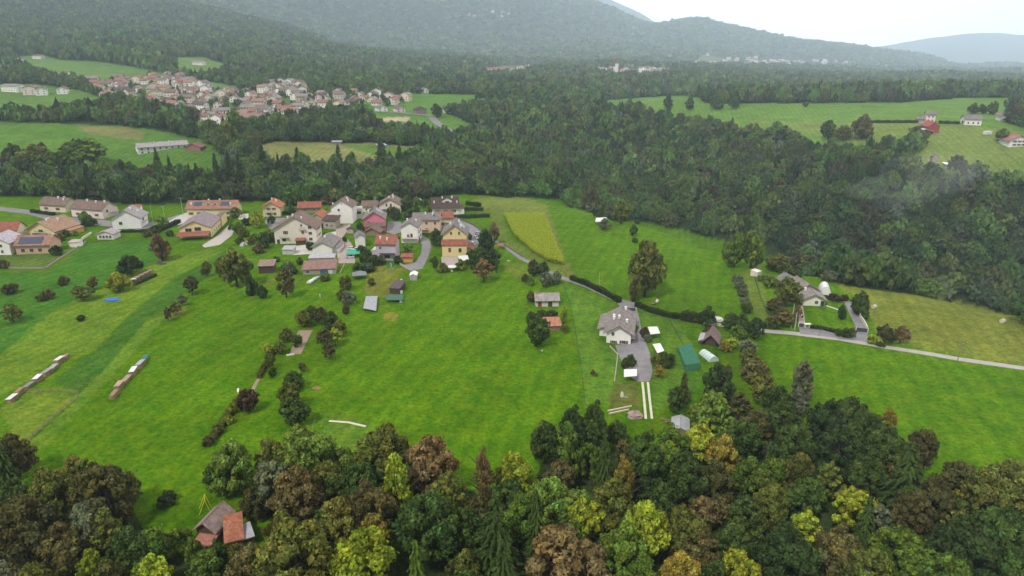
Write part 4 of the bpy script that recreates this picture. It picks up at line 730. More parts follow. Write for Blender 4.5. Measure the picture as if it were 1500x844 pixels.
def house(name, label, p1, p2, depth, h, rise, wall, roof, ridge='away', cat='house', group=None, wins=(), doors=(), chim=(), ov=.7, shutter=SHUT, solar=(), extra=None, dorm=(), balc=(), wm_=None, bound=True, z0=None, th=.22, half=None):
    """p1,p2: pixels where the near wall meets the ground, left and right; wins: (face, u, z, w, h)"""
    if 280 < p1[1] < 384 and cat != 'hut': h *= 1.16; rise *= 1.14; wins = [(w_[0], w_[1], w_[2]*1.16, w_[3]*1.1, w_[4]*1.12)+tuple(w_[5:]) for w_ in wins]; balc = [(q_[0], q_[1], q_[2], q_[3]*1.16)+tuple(q_[4:]) for q_ in balc]; doors = [tuple(q_[:5])+(q_[5]*1.16,) if len(q_) > 5 else q_ for q_ in doors]
    a = Vector(cast(*p1)); b = Vector(cast(*p2)); d = b-a; Wd = d.length; ang = math.atan2(d.y, d.x); yv = Vector((-d.y, d.x)).normalized()
    c = (a+b)/2 + yv*depth/2; z = min(z1(q.x, q.y) for q in (a, b, a+yv*depth, b+yv*depth)) if z0 is None else z0
    t = thing(name, label, cat, (c.x, c.y, z), ang, group); px, py = project(c.x, c.y, z+h/2); t['px'] = float(px); t['py'] = float(py)
    W2, D2 = Wd/2, depth/2
    if ridge == 'away': A, B = W2, D2; fn = lambda a_, b_, z_: (a_, b_, z_)
    else: A, B = D2, W2; fn = lambda a_, b_, z_: (b_, -a_, z_)
    pm = wm_ or plaster(wall); rmat = roof if not isinstance(roof, tuple) else roof_mat(roof)
    hr = h+rise; sl = rise/A
    if ridge == 'mono': # single slope falling to the front
        A, B = D2, W2; fn = lambda a_, b_, z_: (b_, a_, z_); sl = rise/(2*A)
        MB().prism([(-A,-1.2),(A,-1.2),(A,hr),(-A,h)], fn, -B, B).build('wall', pm, t)
        ro = MB().prism([(-A-ov,h-ov*sl+.03),(A+ov,hr+ov*sl+.03),(A+ov,hr+ov*sl+.03+th),(-A-ov,h-ov*sl+.03+th)], fn, -B-ov, B+ov).build('roof', rmat, t)
    else:
        MB().prism([(-A,-1.2),(A,-1.2),(A,h),(0,hr),(-A,h)], fn, -B, B).build('wall', pm, t)
        e = h-ov*sl
        mb = MB().prism([(-A-ov,e+.04),(0,hr+.04),(0,hr+.04+th),(-A-ov,e+.04+th)], fn, -B-ov, B+ov)
        mb.prism([(0.002,hr+.04),(A+ov,e+.04),(A+ov,e+.04+th),(0.002,hr+.04+th)], fn, -B-ov, B+ov)
        mb.prism([(-.16,hr+th+.0),(.16,hr+th+.0),(0,hr+th+.2)], fn, -B-ov-.03, B+ov+.03)
        ro = mb.build('roof', rmat, t)
        for s_ in (-1, 1): g_ = MB(); g_.prism([(s_*(A+ov+.02), e+.02),(s_*(A+ov+.16), e+.06),(s_*(A+ov+.16), e+.2),(s_*(A+ov+.02), e+.2)], fn, -B-ov, B+ov); g_.build('gutter', mat('gutter_metal', (.12,.08,.06), .5, .1, 1), ro)
    zr = lambda a_: hr - abs(a_)*sl
    for (fa, fb) in chim:  # fractions -1..1 across and along
        ca, cb = fa*A, fb*B; q = fn(ca, cb, 0); zt = (zr(ca) if ridge != 'mono' else h+(ca+A)*sl)
        MB().box(q[0]-.34, q[0]+.34, q[1]-.34, q[1]+.34, zt-.5, zt+1.25).box(q[0]-.45, q[0]+.45, q[1]-.45, q[1]+.45, zt+1.253, zt+1.42).build('chimney', WHITE, ro)
    def face(f, u):
        if f == 'f': return (-W2+u*Wd, -D2), 0
        if f == 'b': return (W2-u*Wd, D2), math.pi
        if f == 'r': return (W2, -D2+u*depth), math.pi/2
        return (-W2, D2-u*depth), -math.pi/2
    for wn in wins:
        f, u, zz, w, hh = wn[:5]; (x, y), rz = face(f, u); wo_ = link('window', wm('frame', w, hh, FRAMEM), t, (x, y, zz), rz)
        link('pane', wm('pane', w, hh, GLASS), wo_)
        if shutter and len(wn) < 6:
            for s_ in (-1, 1): link('shutter', wm('shutter', w, hh, shutter), wo_, (s_*(w*.78+.12), 0, 0))
    for dr in doors:
        f, u, w, hh = dr[:4]; (x, y), rz = face(f, u); link('door', wm('door', w, hh, dr[4] if len(dr) > 4 else DOORM), t, (x, y, dr[5] if len(dr) > 5 else .05), rz)
    for (sa, b0, b1, a0, a1) in solar:  # side of roof, along range, across range
        s_ = MB(); pts = []
        for a_, b_ in ((a0,b0),(a1,b0),(a1,b1),(a0,b1)):
            q = fn(sa*a_*A, b_*B, zr(a_*A)+.04+th); pts.append(q)
        s_.add([(x,y,zz+.05) for x,y,zz in pts]+[(x,y,zz+.12) for x,y,zz in pts], [(0,1,2,3),(4,5,6,7),(0,1,5,4),(1,2,6,5),(2,3,7,6),(3,0,4,7)])
        s_.build('solar_panel', mat('solar_glass', (.06,.075,.12), .2, .1, 1, spec=.5), ro)
    for (fb, w_, hh) in dorm:   # dormers on the camera-facing slope of a ridge-across roof
        q0 = (fb*W2, -D2*.55); zb = h+(D2*.45)*sl
        dm = MB().prism([(-w_/2,zb-.4),(w_/2,zb-.4),(w_/2,zb+hh),(0,zb+hh+w_*.25),(-w_/2,zb+hh)], lambda a_,b_,z_: (q0[0]+a_, b_, z_), q0[1], D2*.1).build('dormer', WHITE if wall == WHT else pm, ro)
        MB().prism([(-w_/2-.3,zb+hh-.1),(0,zb+hh+w_*.25+.08),(w_/2+.3,zb+hh-.1),(w_/2+.3,zb+hh+.06),(0,zb+hh+w_*.25+.26),(-w_/2-.3,zb+hh+.06)], lambda a_,b_,z_: (q0[0]+a_, b_, z_), q0[1]-.3, D2*.1).build('dormer_roof', rmat, dm) if False else None
        mb = MB().prism([(-w_/2-.3,zb+hh-.1),(0,zb+hh+w_*.25+.08),(w_/2+.3,zb+hh-.1),(w_/2+.3,zb+hh+.06),(0,zb+hh+w_*.25+.26),(-w_/2-.3,zb+hh+.06)], lambda a_,b_,z_: (q0[0]+a_, b_, z_), q0[1]-.3, D2*.1)
        mb.build('dormer_roof', rmat, ro)
        link('window', wm('pane', w_*.4, hh*.7, GLASS), ro, (q0[0], q0[1], zb+.2))
    for (f, u0, u1, zz, dd, rc) in balc:
        (x0, y0), rz = face(f, (u0+u1)/2); L = (u1-u0)*(Wd if f in 'fb' else depth)
        bo = MB().box(-L/2, L/2, -dd, .0, -.15, 0).build('balcony', CONC, t); bo.location = (x0, y0, zz); bo.rotation_euler = (0,0,rz)
        rl = MB()
        rl.box(-L/2, L/2, -dd, -dd+.06, .9, 1.0); n_ = max(3, int(L/.35))
        for k in range(n_+1): xx = -L/2+.03+k*(L-.06)/n_; rl.box(xx-.03, xx+.03, -dd+.062, -dd+.11, .002, .898)
        rl.build('railing', rc, bo)
    t['W'] = Wd; return t
def annex(t, x0, x1, y0, y1, h, rise, wall, roof, slope='y', name=('annex_wall','annex_roof'), ov=.4, open_=False):
    """lean-to or low block in the house's own frame; slope 'y': falls towards -y, 'x': falls towards -x, 'X': falls towards +x"""
    zz = [(x0,y0),(x1,y0),(x1,y1),(x0,y1)]
    def top(x, y):
        if slope == 'y': f_ = (y-y0)/(y1-y0)
        elif slope == 'x': f_ = (x-x0)/(x1-x0)
        else: f_ = (x1-x)/(x1-x0)
        return h+rise*f_
    if open_:
        mb = MB()
        for x, y in zz: sx = .12 if x == x0 else -.12; sy = .12 if y == y0 else -.12; mb.box(min(x,x+sx), max(x,x+sx), min(y,y+sy), max(y,y+sy), -.8, top(x,y)-.02)
        mb.build('post', WOODM, t)
    else:
        MB().add([(x,y,-1.2) for x,y in zz]+[(x,y,top(x,y)) for x,y in zz], [(3,2,1,0),(4,5,6,7),(0,1,5,4),(1,2,6,5),(2,3,7,6),(3,0,4,7)]).build(name[0], plaster(wall) if isinstance(wall, tuple) else wall, t)
    q = [(x0-ov,y0-ov),(x1+ov,y0-ov),(x1+ov,y1+(0 if slope=='y' else ov)),(x0-ov,y1+(0 if slope=='y' else ov))]
    if slope == 'y': q[2] = (x1+ov, y1-.01); q[3] = (x0-ov, y1-.01)
    return MB().add([(x,y,top(x,y)+.03) for x,y in q]+[(x,y,top(x,y)+.23) for x,y in q], [(3,2,1,0),(4,5,6,7),(0,1,5,4),(1,2,6,5),(2,3,7,6),(3,0,4,7)]).build(name[1], roof_mat(roof) if isinstance(roof, tuple) else roof, t)
def grid(f, us, zs, w=1.0, h=1.3, *a): return [(f, u, z, w, h)+a for z in zs for u in us]
# --- the hamlet, centre
t = house('yellow_house', 'tall yellow house with grey gabled roof, red pent roof strip and white terrace canopy', (649.5,374), (683.5,374), 15, 9.6, 4.2, YEL, RG, wins=grid('f',(.36,.70),(9.3,),.9,1.4,1)+grid('r',(.2,.5,.8),(1.2,5)), chim=((.3,.4),(-.4,-.1),(.5,-.5)), ov=.9, solar=((1,-.2,.7,.35,.8),))
annex(t, -6.2, 6.2, -10.2, -7.5, 6.3, 1.9, YEL, RR, ov=.5)
link('window', wm('frame', 1.3, 1.8, SHUT), t, (2.8,-10.2,2.6)); link('door', wm('door', 1.2, 2.3, DOORM), t, (-2.4,-10.2,2.4)); link('window', wm('pane', 1.2, 1.7, GLASS), t, (2.8,-10.21,2.65))
annex(t, 6.25, 9.2, -7, 2, 3.0, .8, YEL, RR, slope='X', name=('side_wing','side_roof'))
house('white_gabled_house', 'narrow white gabled house with grey roof and orange front porch', (588.5,356), (612.5,356), 13, 7.6, 2.3, WHT, RG, wins=[('f',.42,2.9,1.1,1.2,1)]+grid('r',(.3,.7),(1.2,4)), doors=(('f',.62,1,2.1,DARKM,2.7),), chim=((.55,.2),(-.6,.5)), balc=(('f',0,1,2.4,1.6,mat('orange_wood',(.55,.25,.10),.7,.1,1)),))
t = house('lilac_house', 'pale lilac two storey house with bright red tiled roof', (552,381.5), (580.5,381.5), 9.5, 7.4, 2.7, LILAC, RR, 'across', wins=[('f',.22,5.0,1,1.1,1),('f',.2,1.2,1,1.3,1),('f',.55,1.0,2.4,1.5,1)], chim=((.45,-.6),(.6,.1)), ov=.6)
annex(t, -t['W']/2-2.6, -t['W']/2-.02, -3.5, 3, 4.6, .3, LILAC, CONC, slope='x', name=('side_wing','side_roof'), ov=.1)
MB().box(-3.2, 4.4, -6.6, -4.76, 3.7, 3.85).build('awning', DARKM, t)
house('orange_garage', 'little orange walled garage with orange red roof beside the curving street', (588.5,384.5), (604,384.5), 4.5, 2.8, 1.1, (.62,.30,.13), RR, 'across', cat='garage', ov=.45, doors=(('f',.5,2.6,2.3,mat('orange_door',(.66,.30,.12),.6,.08,1)),))
house('peach_row_house', 'long peach coloured house with grey roof behind the white gabled one', (606,341), (644.5,341), 9, 6.8, 2.3, PEACH, RG, 'across', wins=grid('f',(.2,.5,.82),(1.2,4.2),1.1,1.4,1), chim=((.2,-.1),(.35,.45)), solar=((1,.45,.62,.2,.6),), balc=(('f',.05,.55,1.9,1.2,mat('peach_rail',(.5,.28,.2),.8,.1,1)),))
house('red_roofed_house', 'small house with brick red roof between yellow house and dark villa', (641,333.5), (664,333), 8, 5.2, 2.4, CREAM, RR, 'across', wins=grid('f',(.3,.7),(1.4,),1,1.2))
t = house('dark_roofed_villa', 'wide villa with very dark brown roof, white chimneys and white gabled dormer', (634,315.5), (672,314), 13, 4.2, 4.4, WHT, RD, 'across', wins=grid('f',(.2,.5,.8),(1.3,),1.3,1.4), chim=((.55,-.85),(.45,.3),(.1,-.2),(.1,.55),(.6,.9),(-.3,.7)), dorm=((.15,6.2,1.3),), ov=.9)
annex(t, t['W']/2+.01, t['W']/2+3.6, -6, 5, 3.6, .6, WHT, RD, slope='X', name=('side_wing','side_roof'))
house('pinkish_house', 'pale pinkish white gabled house in front of the wood', (555.5,312), (587,312), 12, 5.0, 3.2, PWHT, RB, wins=[('f',.36,3.7,1,1.6,1),('f',.56,3.7,1,1.6,1)]+grid('f',(.25,.75),(1,)), chim=((-.1,-.5),(.25,-.2),(.1,.5)), ov=1.1)
house('brown_roofed_annexe', 'low house with plain brown roof left of the pale pinkish gable', (530.5,311), (552.5,311), 7.5, 3.6, 2.2, CREAM, RB, 'across', wins=grid('f',(.3,.7),(1.1,),.9,1.1,1))
t = house('pink_house', 'bright pink house with grey roof carrying pale panels', (534,339), (564,338), 14, 6.4, 3.4, PINK, RG, wins=[('f',.22,3.6,1.2,1.5,1),('f',.75,1.2,1,1.3,1)], chim=((-.6,.1),), ov=.9, solar=((1,-.1,.8,.15,.75),(-1,.1,.8,.15,.6)))
annex(t, -4.6, 6.3, -9.4, -7.01, 3.4, 1.6, (.42,.08,.13), RB)
house('garden_shed_house', 'low open gabled shed with brown roof in front of the pink house', (535,345.5), (556,346), 6.5, 2.1, 1.9, (.22,.17,.13), RB, cat='shed', ov=.8, wm_=WOODM)
t = house('white_tall_house', 'tall white gabled house with grey brown roof at the back of the hamlet', (487,327.5), (517,327.5), 12, 9.0, 3.4, WHT, RB, wins=[('f',.36,6.6,1,1.3,1),('f',.36,3.4,1,1.3,1),('f',.52,10.2,.5,.5,1)], chim=((.3,.3),(.5,-.2)), ov=.8)
annex(t, -t['W']/2-4.6, -t['W']/2-.01, -3, 6, 5.2, 2.6, WHT, RB, slope='x', name=('side_wing','side_roof'))
MB().box(-7.6, -6.9, 2, 2.7, 6.5, 11).build('chimney', WHITE, t)
t = house('big_white_house', 'largest white house with balconies and sweeping grey brown roof', (403.5,357.5), (464.5,356), 15, 7.2, 5.6, (.68,.62,.54), RB, wins=[('f',.27,4.6,1,1.6),('f',.22,1.2,1.6,1.4,1),('f',.86,7.0,1.6,1.3,1),('f',.86,4.2,1.6,1.3,1),('f',.86,1.4,1.6,1.3,1),('f',.68,4.6,1,1.5,1),('f',.68,1.4,1,1.5,1),('f',.66,8.2,.9,1,1)], doors=(('f',.08,1.2,2.4,DARKM),), chim=((-.15,-.3),(.3,-.6),(-.5,.3)), balc=(('f',.13,.33,3.2,1.3,SHUT),('f',.6,.76,6.9,1.3,SHUT),('r',.05,.4,6.4,1.3,SHUT),('r',.05,.4,3.4,1.3,SHUT)), ov=1.0)
annex(t, t['W']/2*.0+.6, t['W']/2*.0+5.0, -10.6, -7.51, 2.5, .6, WOODD, RR, name=('porch_wall','porch_roof'))
house('carport', 'low carport with flat dark roof and solar sheet left of the big white house', (414,373), (430,373), 5, 2.2, .5, (.45,.4,.36), SHEET, 'mono', cat='carport', ov=.3, wm_=CONC)
house('back_house', 'low house with long dull red roof behind the big white house', (437.5,312.5), (470,311.5), 8, 3.2, 2.3, (.3,.24,.2), RR, 'across', wins=grid('f',(.3,.7),(1,),.9,1.1,1))
house('orange_roofed_outbuilding', 'outbuilding with bright orange red roof right of the big white house', (456,331), (474,331), 13, 4.2, 2.0, (.45,.36,.28), RO, ov=.6)
house('stone_annexe', 'small stone annexe with brown pent roof below the tall white house', (474,335), (492,336), 6, 4.4, 1.2, (.36,.31,.27), RD, 'mono', cat='outbuilding', wins=[('f',.3,1.2,1.1,1.4,1),('f',.7,1.2,.9,1.2,1)], wm_=mat('rubble_stone', (.36,.31,.27), .95, .3, 1.4))
house('beige_cube_house', 'small white building block right of the tall white house', (521.5,320.5), (531.5,320), 5, 5.0, .6, WHT, CONC, 'mono', cat='outbuilding', ov=.2, wins=[('f',.5,2.6,2.2,1.4,1)])
t = house('white_workshop', 'white gabled workshop with broad grey roof in the middle of the hamlet', (458.5,372.5), (487,372.5), 17, 3.4, 2.2, WHT, RG, cat='workshop', ov=.8, chim=((-.2,.2),))
annex(t, t['W']/2+.01, t['W']/2+2.6, -6.5, 6, 2.6, .7, WHT, RG, slope='X', name=('side_wing','side_roof'))
house('grey_flat_shed', 'long shed with pale grey sheet roof directly below the white workshop', (453,386), (490,385), 5, 2.6, .5, (.4,.33,.3), SHEET, 'mono', cat='shed', ov=.3)
house('patched_low_barn', 'low barn with patched brown roof and blue tarpaulin below the grey sheet roof', (444,403), (492,401), 8.5, 2.5, 1.5, (.34,.28,.25), roof_mat((.24,.14,.12)), 'mono', cat='barn', ov=.4, wins=[('f',.15,.8,1.4,1.2,1)], doors=(('f',.65,3.4,2.0,mat('blue_tarpaulin',(.04,.10,.30),.5,.2,1.5)),('f',.84,1.8,2.0,mat('white_sheet',(.55,.58,.6),.6,.1,1))))
house('little_white_building', 'little white gabled building with grey roof standing by the street corner', (521.5,362.5), (535.5,361.5), 9, 4.4, 1.6, WHT, RG, cat='outbuilding', ov=.4)
house('brown_roofed_hut', 'tiny hut with dark brown roof at the corner above the white building', (508.5,342), (518,342), 3.5, 2.3, .8, (.4,.36,.3), RD, cat='hut', ov=.4)
# orange roofed group left of the big house
t = house('orange_roofed_house', 'detached yellow house with orange roof near the edge of the wood', (386,317.5), (411,317), 10.5, 5.4, 2.8, (.72,.62,.40), RO, wins=[('f',.35,3.6,.9,1.3),('f',.65,3.6,.9,1.3),('f',.35,.9,.9,1.3),('f',.7,.9,1.2,1.3,1)], chim=((-.1,.3),(.4,.1)), ov=1.3, balc=(('f',.1,.6,2.5,1.1,SHUT),))
house('long_yellow_house', 'long pale yellow house with brown red roof, two cross gables and solar panels', (275,317.5), (347,317), 11, 4.6, 3.2, (.70,.60,.38), (.33,.17,.13), 'across', wins=grid('f',(.08,.24,.8,.92),(1.2,),1.1,1.4), dorm=((-.15,4,1.0),(.12,4,1.0)), solar=((1,-.75,-.42,.2,.75),(1,.35,.72,.2,.75)), chim=((.5,-.85),(-.1,-.2),(-.1,.25),(.55,.75)))
t = house('yellow_side_farmhouse', 'farmhouse with glazed dark gable and long yellow side wall', (264,349), (310,347.5), 24, 5.0, 3.2, YEL, (.25,.20,.22), wins=[('f',.3,3.2,3,1.6,1),('f',.6,3.4,3,1.8,1),('f',.2,.9,2,1.5,1)]+grid('r',(.15,.35,.55,.75,.9),(1.0,3.6),1,1.1,1), ov=.7)
annex(t, -8.2, 7.8, -18.2, -12.3, 2.6, .9, (.42,.30,.24), RR, open_=True)
annex(t, t['W']/2-3, t['W']/2+.6, 12.01, 26, 5.5, .8, YEL, RB, slope='x', name=('rear_wing','rear_roof'))
# left hamlet
house('brown_roofed_house', 'cream bungalow with brown roof, leftmost of the back pair', (59.5,309), (97,311.5), 11, 4.0, 3.0, CREAM, RB, 'across', wins=grid('f',(.25,.7),(1.1,),1.2,1.3), chim=((.1,.1),(.3,.6),(-.2,.4)))
house('pinkish_double_house', 'pinkish house with brown roof and pale right gable, right one of the back pair', (106,317), (152,321), 12, 5.0, 3.2, PWHT, RB, 'across', wins=grid('f',(.2,.45,.8),(1.3,),1.1,1.3)+[('r',.3,3,1.2,1.4,1)], chim=((.1,-.3),(.2,.3),(.1,.8)), balc=(('r',.5,.95,2.6,1.6,FRAMEM),))
t = house('yellow_brown_roofed_house', 'yellow house under a broad orange brown roof between the hamlet road and hedge', (42,347), (82,349), 17, 3.6, 4.2, (.66,.54,.32), (.34,.215,.145), wins=[('f',.5,2.7,2.4,1.3,1),('f',.25,.8,1.2,1.3)], chim=((.1,-.5),(.3,.2),(-.3,.1)), balc=(('f',.3,.7,2.6,1.0,SHUT),), ov=1.1)
annex(t, t['W']/2+.01, t['W']/2+4, -2, 8, 2.8, .6, (.62,.36,.14), (.36,.20,.13), slope='X', name=('side_wing','side_roof'))
house('solar_roofed_house', 'house with dark solar front roof and terracotta ridge near the left edge', (25,373), (75,371), 11, 4.2, 3.2, (.55,.36,.26), (.30,.17,.13), 'across', wins=grid('f',(.2,.45,.7),(1,),1.6,1.6,1), solar=((1,-.85,.55,.25,.95),), chim=((-.4,.85),))
house('half_seen_white_house', 'white house with pale roof cut by the left frame edge', (-24,374), (17,373.5), 12, 5.6, 3.0, WHT, (.42,.38,.42), wins=grid('f',(.35,.7),(1,3.6),1,1.2,1), ov=.9)
house('red_roofed_back_house', 'half hidden house with brick red roof behind the white one at the left edge', (0,352), (28,351), 9, 5.0, 3.0, CREAM, RR, 'across', wins=grid('f',(.5,),(1.4,),1,1.2))
t = house('white_lone_house', 'white house with grey hipped-looking gable standing right of the left hamlet', (166,336), (207,334.5), 13, 5.6, 4.0, (.78,.77,.76), (.30,.28,.29), wins=[('f',.3,2.2,1.6,1.5,1),('r',.4,3,2,1.5,1)], chim=((.2,-.2),(.6,.2)), ov=1.0, balc=(('r',.2,.7,2.6,1.4,FRAMEM),))
annex(t, -3.5, 3.0, 6.6, 14, 8.6, 1.2, WHT, RR, slope='y', name=('rear_wing','rear_roof'))
house('garden_pavilion', 'pale garden pavilion with low mauve roof below the lone white house', (143,351), (167,351), 7, 2.8, 1.3, (.62,.60,.58), (.36,.30,.31), cat='pavilion', wins=grid('f',(.2,.4,.6,.8),(.8,),1.0,1.3,1), shutter=None, ov=.6)
house('small_white_shed', 'small white garden shed with flat pinkish roof by the grey fence', (102,362.5), (117,362), 4, 2.2, .4, WHT, (.42,.34,.32), 'mono', cat='shed', ov=.3)
# outlying buildings
t = house('white_farmhouse', 'white farmhouse with grey stone roof and white chimneys beside the driveway', (888,502), (923.5,505), 19, 4.6, 2.6, WHT, (.225,.198,.185), wins=[('f',.26,3.2,.9,1.2,1),('f',.30,.3,1.0,.9),('f',.72,.4,1.3,1.1)], chim=((-.55,-.1),(-.6,.15),(-.1,-.25),(.55,-.3),(.3,.85)), ov=1.1, balc=(('r',.02,.28,2.5,1.5,SHUT),))
MB().box(t['W']/2, t['W']/2+.06, -8.8, -6.4, 2.55, 4.4).build('door', DARKM, t)
annex(t, -t['W']/2-3.0, -t['W']/2-.01, -3.6, 9.3, 3.2, 1.3, WHT, (.225,.198,.185), slope='x', name=('side_wing','side_roof'), ov=.9)
house('grey_roofed_barn', 'small white barn with grey roof and red tiled left end in the meadow', (785,449.5), (818.5,449), 7, 2.7, 1.8, (.58,.55,.5), (.30,.275,.265), 'across', cat='barn', ov=.5, doors=(('f',.62,1.5,2.1,DARKM),('f',.17,1.3,2.1,mat('red_door',(.22,.05,.04),.8,.2,1))))
bb = bpy.context.scene.collection.objects.get('grey_roofed_barn')
MB().prism([(-3.96,2.32),(-.02,4.78),(-.02,4.82),(-3.96,2.36)], lambda a_,b_,z_: (b_, a_, z_), -bb['W']/2-.5, -bb['W']/2+2.4).build('red_tiles', roof_mat(RO), bb)
house('red_roofed_shelter', 'low open shelter with red tiled roof below the grey roofed barn', (792,486), (821,485), 5, 2.2, 1.2, (.28,.22,.17), (.38,.17,.11), 'mono', cat='shelter', ov=.4, wm_=WOODM)
t = house('bungalow', 'white bungalow with long grey brown roof behind a lawn and black gates', (1176,447.5), (1207,449), 11, 3.0, 2.1, (.74,.71,.62), (.24,.21,.195), wins=[('f',.62,1.0,1.2,1.2,1)], doors=(('f',.9,1.2,2.2,DARKM),), ov=1.0, chim=((-.5,.2),))
house('bungalow_wing', 'rear wing of the bungalow with hipped grey brown roof', (1166,436), (1199,434), 10, 2.8, 3.0, (.70,.66,.58), (.225,.198,.185), cat='house wing', ov=.9, wins=[('r',.3,1,1.4,1.1,1)])
house('dark_carport', 'open carport with dark grey gabled roof behind the bungalow', (1151,421), (1172,419), 7, 2.3, 2.2, (.05,.045,.04), (.20,.185,.185), cat='carport', ov=.7, wm_=WOODD)
t = house('brown_garden_house', 'brown garden house with dark purple brown gabled roof and grey lean-to', (1032,505), (1048,508), 7.5, 2.6, 1.9, (.12,.08,.06), (.20,.14,.14), cat='garden house', ov=1.2, wm_=WOODD)
annex(t, -t['W']/2-2.2, -t['W']/2-.6, -4, 3, 1.5, .8, WOODD, SHEET, slope='x', name=('side_wing','side_roof'), ov=.15)
house('collapsed_shed', 'low weathered shed with sagging grey sheet roof at the edge of the wood', (984,634), (1008,640), 7, 1.6, 1.0, (.3,.26,.22), SHEET, 'away', cat='shed', ov=.3, wm_=WOODM)
house('dark_brown_barn', 'dark timber barn with faded brown pent roof on the lawn', (379.5,401), (401.5,400), 6.5, 3.6, .9, (.09,.06,.045), (.25,.17,.14), 'mono', cat='barn', ov=.5, wm_=WOODD)
house('black_timber_shed', 'narrow dark timber shed with sloping brown roof beside the mown strip', (571,430), (585,431), 8, 2.4, .8, (.07,.05,.045), roof_mat((.10,.075,.075)), 'mono', cat='shed', ov=.35, wm_=WOODD)
house('pale_metal_shed', 'small pale metal shed with curved-looking white roof at the street end', (600.5,411), (610.5,411), 4.5, 2.3, .7, (.42,.43,.44), WHITE, cat='shed', ov=.2, wm_=SHEET)
house('cream_caravan_hut', 'cream coloured hut standing at the meadow corner behind the orchard row', (1109,406), (1115,404), 3.5, 2.3, .3, (.70,.62,.52), (.7,.64,.56), 'mono', cat='hut', ov=.1)
house('brown_pavilion', 'grey brown gabled pavilion roof above the trees at the lower left', (291,793), (317,797), 6.5, 3.6, 1.8, (.15,.11,.09), (.27,.20,.18), cat='pavilion', ov=.7, wm_=WOODD)
house('orange_roofed_hut', 'wooden hut with bright orange tiled roof half hidden by trees at lower left', (335,812), (357,806), 6.5, 3.2, 1.5, (.2,.13,.1), (.30,.12,.07), 'mono', cat='hut', ov=.5, wm_=WOODM)
house('rusty_shed', 'dark shed with narrow pale roof touching the orange roofed hut', (358,806), (374,800), 4.5, 2.6, .4, (.12,.07,.06), SHEET, 'mono', cat='shed', ov=.2, wm_=WOODD)
house('reddish_lean_to', 'rusty red lean-to roof in front of the brown pavilion', (286,806), (309,811), 4, 1.9, .8, (.2,.1,.08), (.34,.15,.11), 'mono', cat='lean-to', ov=.3, wm_=WOODD)
# right plateau and other far but separate buildings
house('long_white_building', 'very long white two storey building with grey roof beyond the wood', (203,227), (276,215), 12, 5.6, 2.6, (.74,.73,.71), (.33,.31,.31), 'across', wins=grid('f',(.08,.2,.32,.44,.56,.68,.8,.92),(1.0,3.5),1.3,1.3,1), ov=.6, cat='building', chim=((.2,-.3),(.2,.3)))
house('brick_red_roofed_barn', 'barn with dull brick red roof at the right end of the long white building', (272,221), (294,222), 11, 3.4, 2.8, (.3,.16,.13), (.26,.13,.11), cat='barn')
house('salmon_building', 'long salmon coloured building with brown roof below the town', (351,181), (384,181), 13, 6.2, 3.2, (.66,.44,.30), (.27,.17,.15), 'across', wins=grid('f',(.12,.3,.5,.7,.88),(1.2,4),1.4,1.5,1), cat='building')
house('red_barn', 'red barn on the right plateau with a white paved front', (1358,196), (1375,195), 12, 5.5, 3.4, (.30,.06,.06), (.33,.08,.075), cat='barn', ov=.4)
house('open_hay_shed', 'open sided shed with pale sheet roof left of the red barn', (1344,198), (1366,197), 9, 3.2, 1.3, (.06,.055,.05), SHEET, cat='shed', ov=.6, wm_=WOODD)
house('pink_tower_house', 'tall narrow pinkish house behind the red barn', (1355,180), (1369,180), 9, 7.0, 2.2, PWHT, RG, 'across', wins=grid('f',(.3,.7),(1.5,4.4),1,1.3,1))
house('low_stone_house', 'low grey house left of the tall pinkish one on the plateau', (1341,180), (1354,180), 7, 3.2, 1.6, (.42,.36,.33), RG, 'across', cat='outbuilding')
house('white_farm_building', 'white farm building with plain grey roof on the right plateau', (1413,183), (1437,184), 10, 5.0, 2.8, WHT, RG, 'across', wins=grid('f',(.2,.5,.8),(1.2,),1.2,1.4,1), doors=(('l',.5,3,3,DARKM),))
house('white_frame_edge_house', 'white and brown house cut by the right frame edge on the plateau', (1477,216), (1504,214), 11, 5.2, 3.6, WHT, (.33,.15,.13), 'away', wins=grid('f',(.3,.55,.8),(1.2,3.6),1.3,1.3), ov=1.2)
house('tree_framed_house', 'white house partly hidden by dark trees at the right of the plateau', (1466,178), (1476,178), 8, 4.5, 2.2, WHT, RG)
house('ruined_tower', 'narrow stone tower house poking out of the gorge wood', (1363,247), (1371,248), 5, 9, 1.4, (.40,.33,.30), RG, cat='tower', ov=.3, wm_=mat('rubble_stone', (.36,.31,.27), .95, .3, 1.4))
house('white_roofed_shed', 'small white roofed shed among trees below the plateau', (1385,246), (1396,246), 5, 2.4, .6, (.4,.4,.4), WHITE, 'mono', cat='shed')
house('blue_roofed_hut', 'hut with pale blue sheet roof at the end of the far meadow', (555,217), (566,217), 5, 2.6, .5, (.3,.3,.32), mat('pale_blue_sheet', (.45,.60,.78), .5, .05, 1), 'mono', cat='hut')
house('grey_field_hut', 'grey hut in the brownish far meadow', (487,212), (500,212), 5, 2.3, .6, (.3,.27,.24), SHEET, 'mono', cat='hut')
for k, (x_, y_, w_, lab, wl, rf) in enumerate([(553,164,15,'white house first from the left along the far lane',WHT,RG),(581,165,13,'pinkish house second from the left along the far lane',PWHT,RB),(610,167,15,'brown gabled house third from the left along the far lane',(.3,.22,.18),RD),(650,166,12,'dark and white house last along the far lane',WHT,RD),(571,137,12,'white house at the top of the far green field',WHT,RB),(550,137,9,'narrow red house at the left end of the far green field',(.5,.12,.10),RR),(618,137,10,'small white house at the upper edge of the far green field',WHT,RG)]):
    house('far_house', lab, (x_,y_), (x_+w_,y_), 10, 5, 2.6, wl, rf, 'away', wins=grid('f',(.25,.75),(1,3.4),1.2,1.2,1))
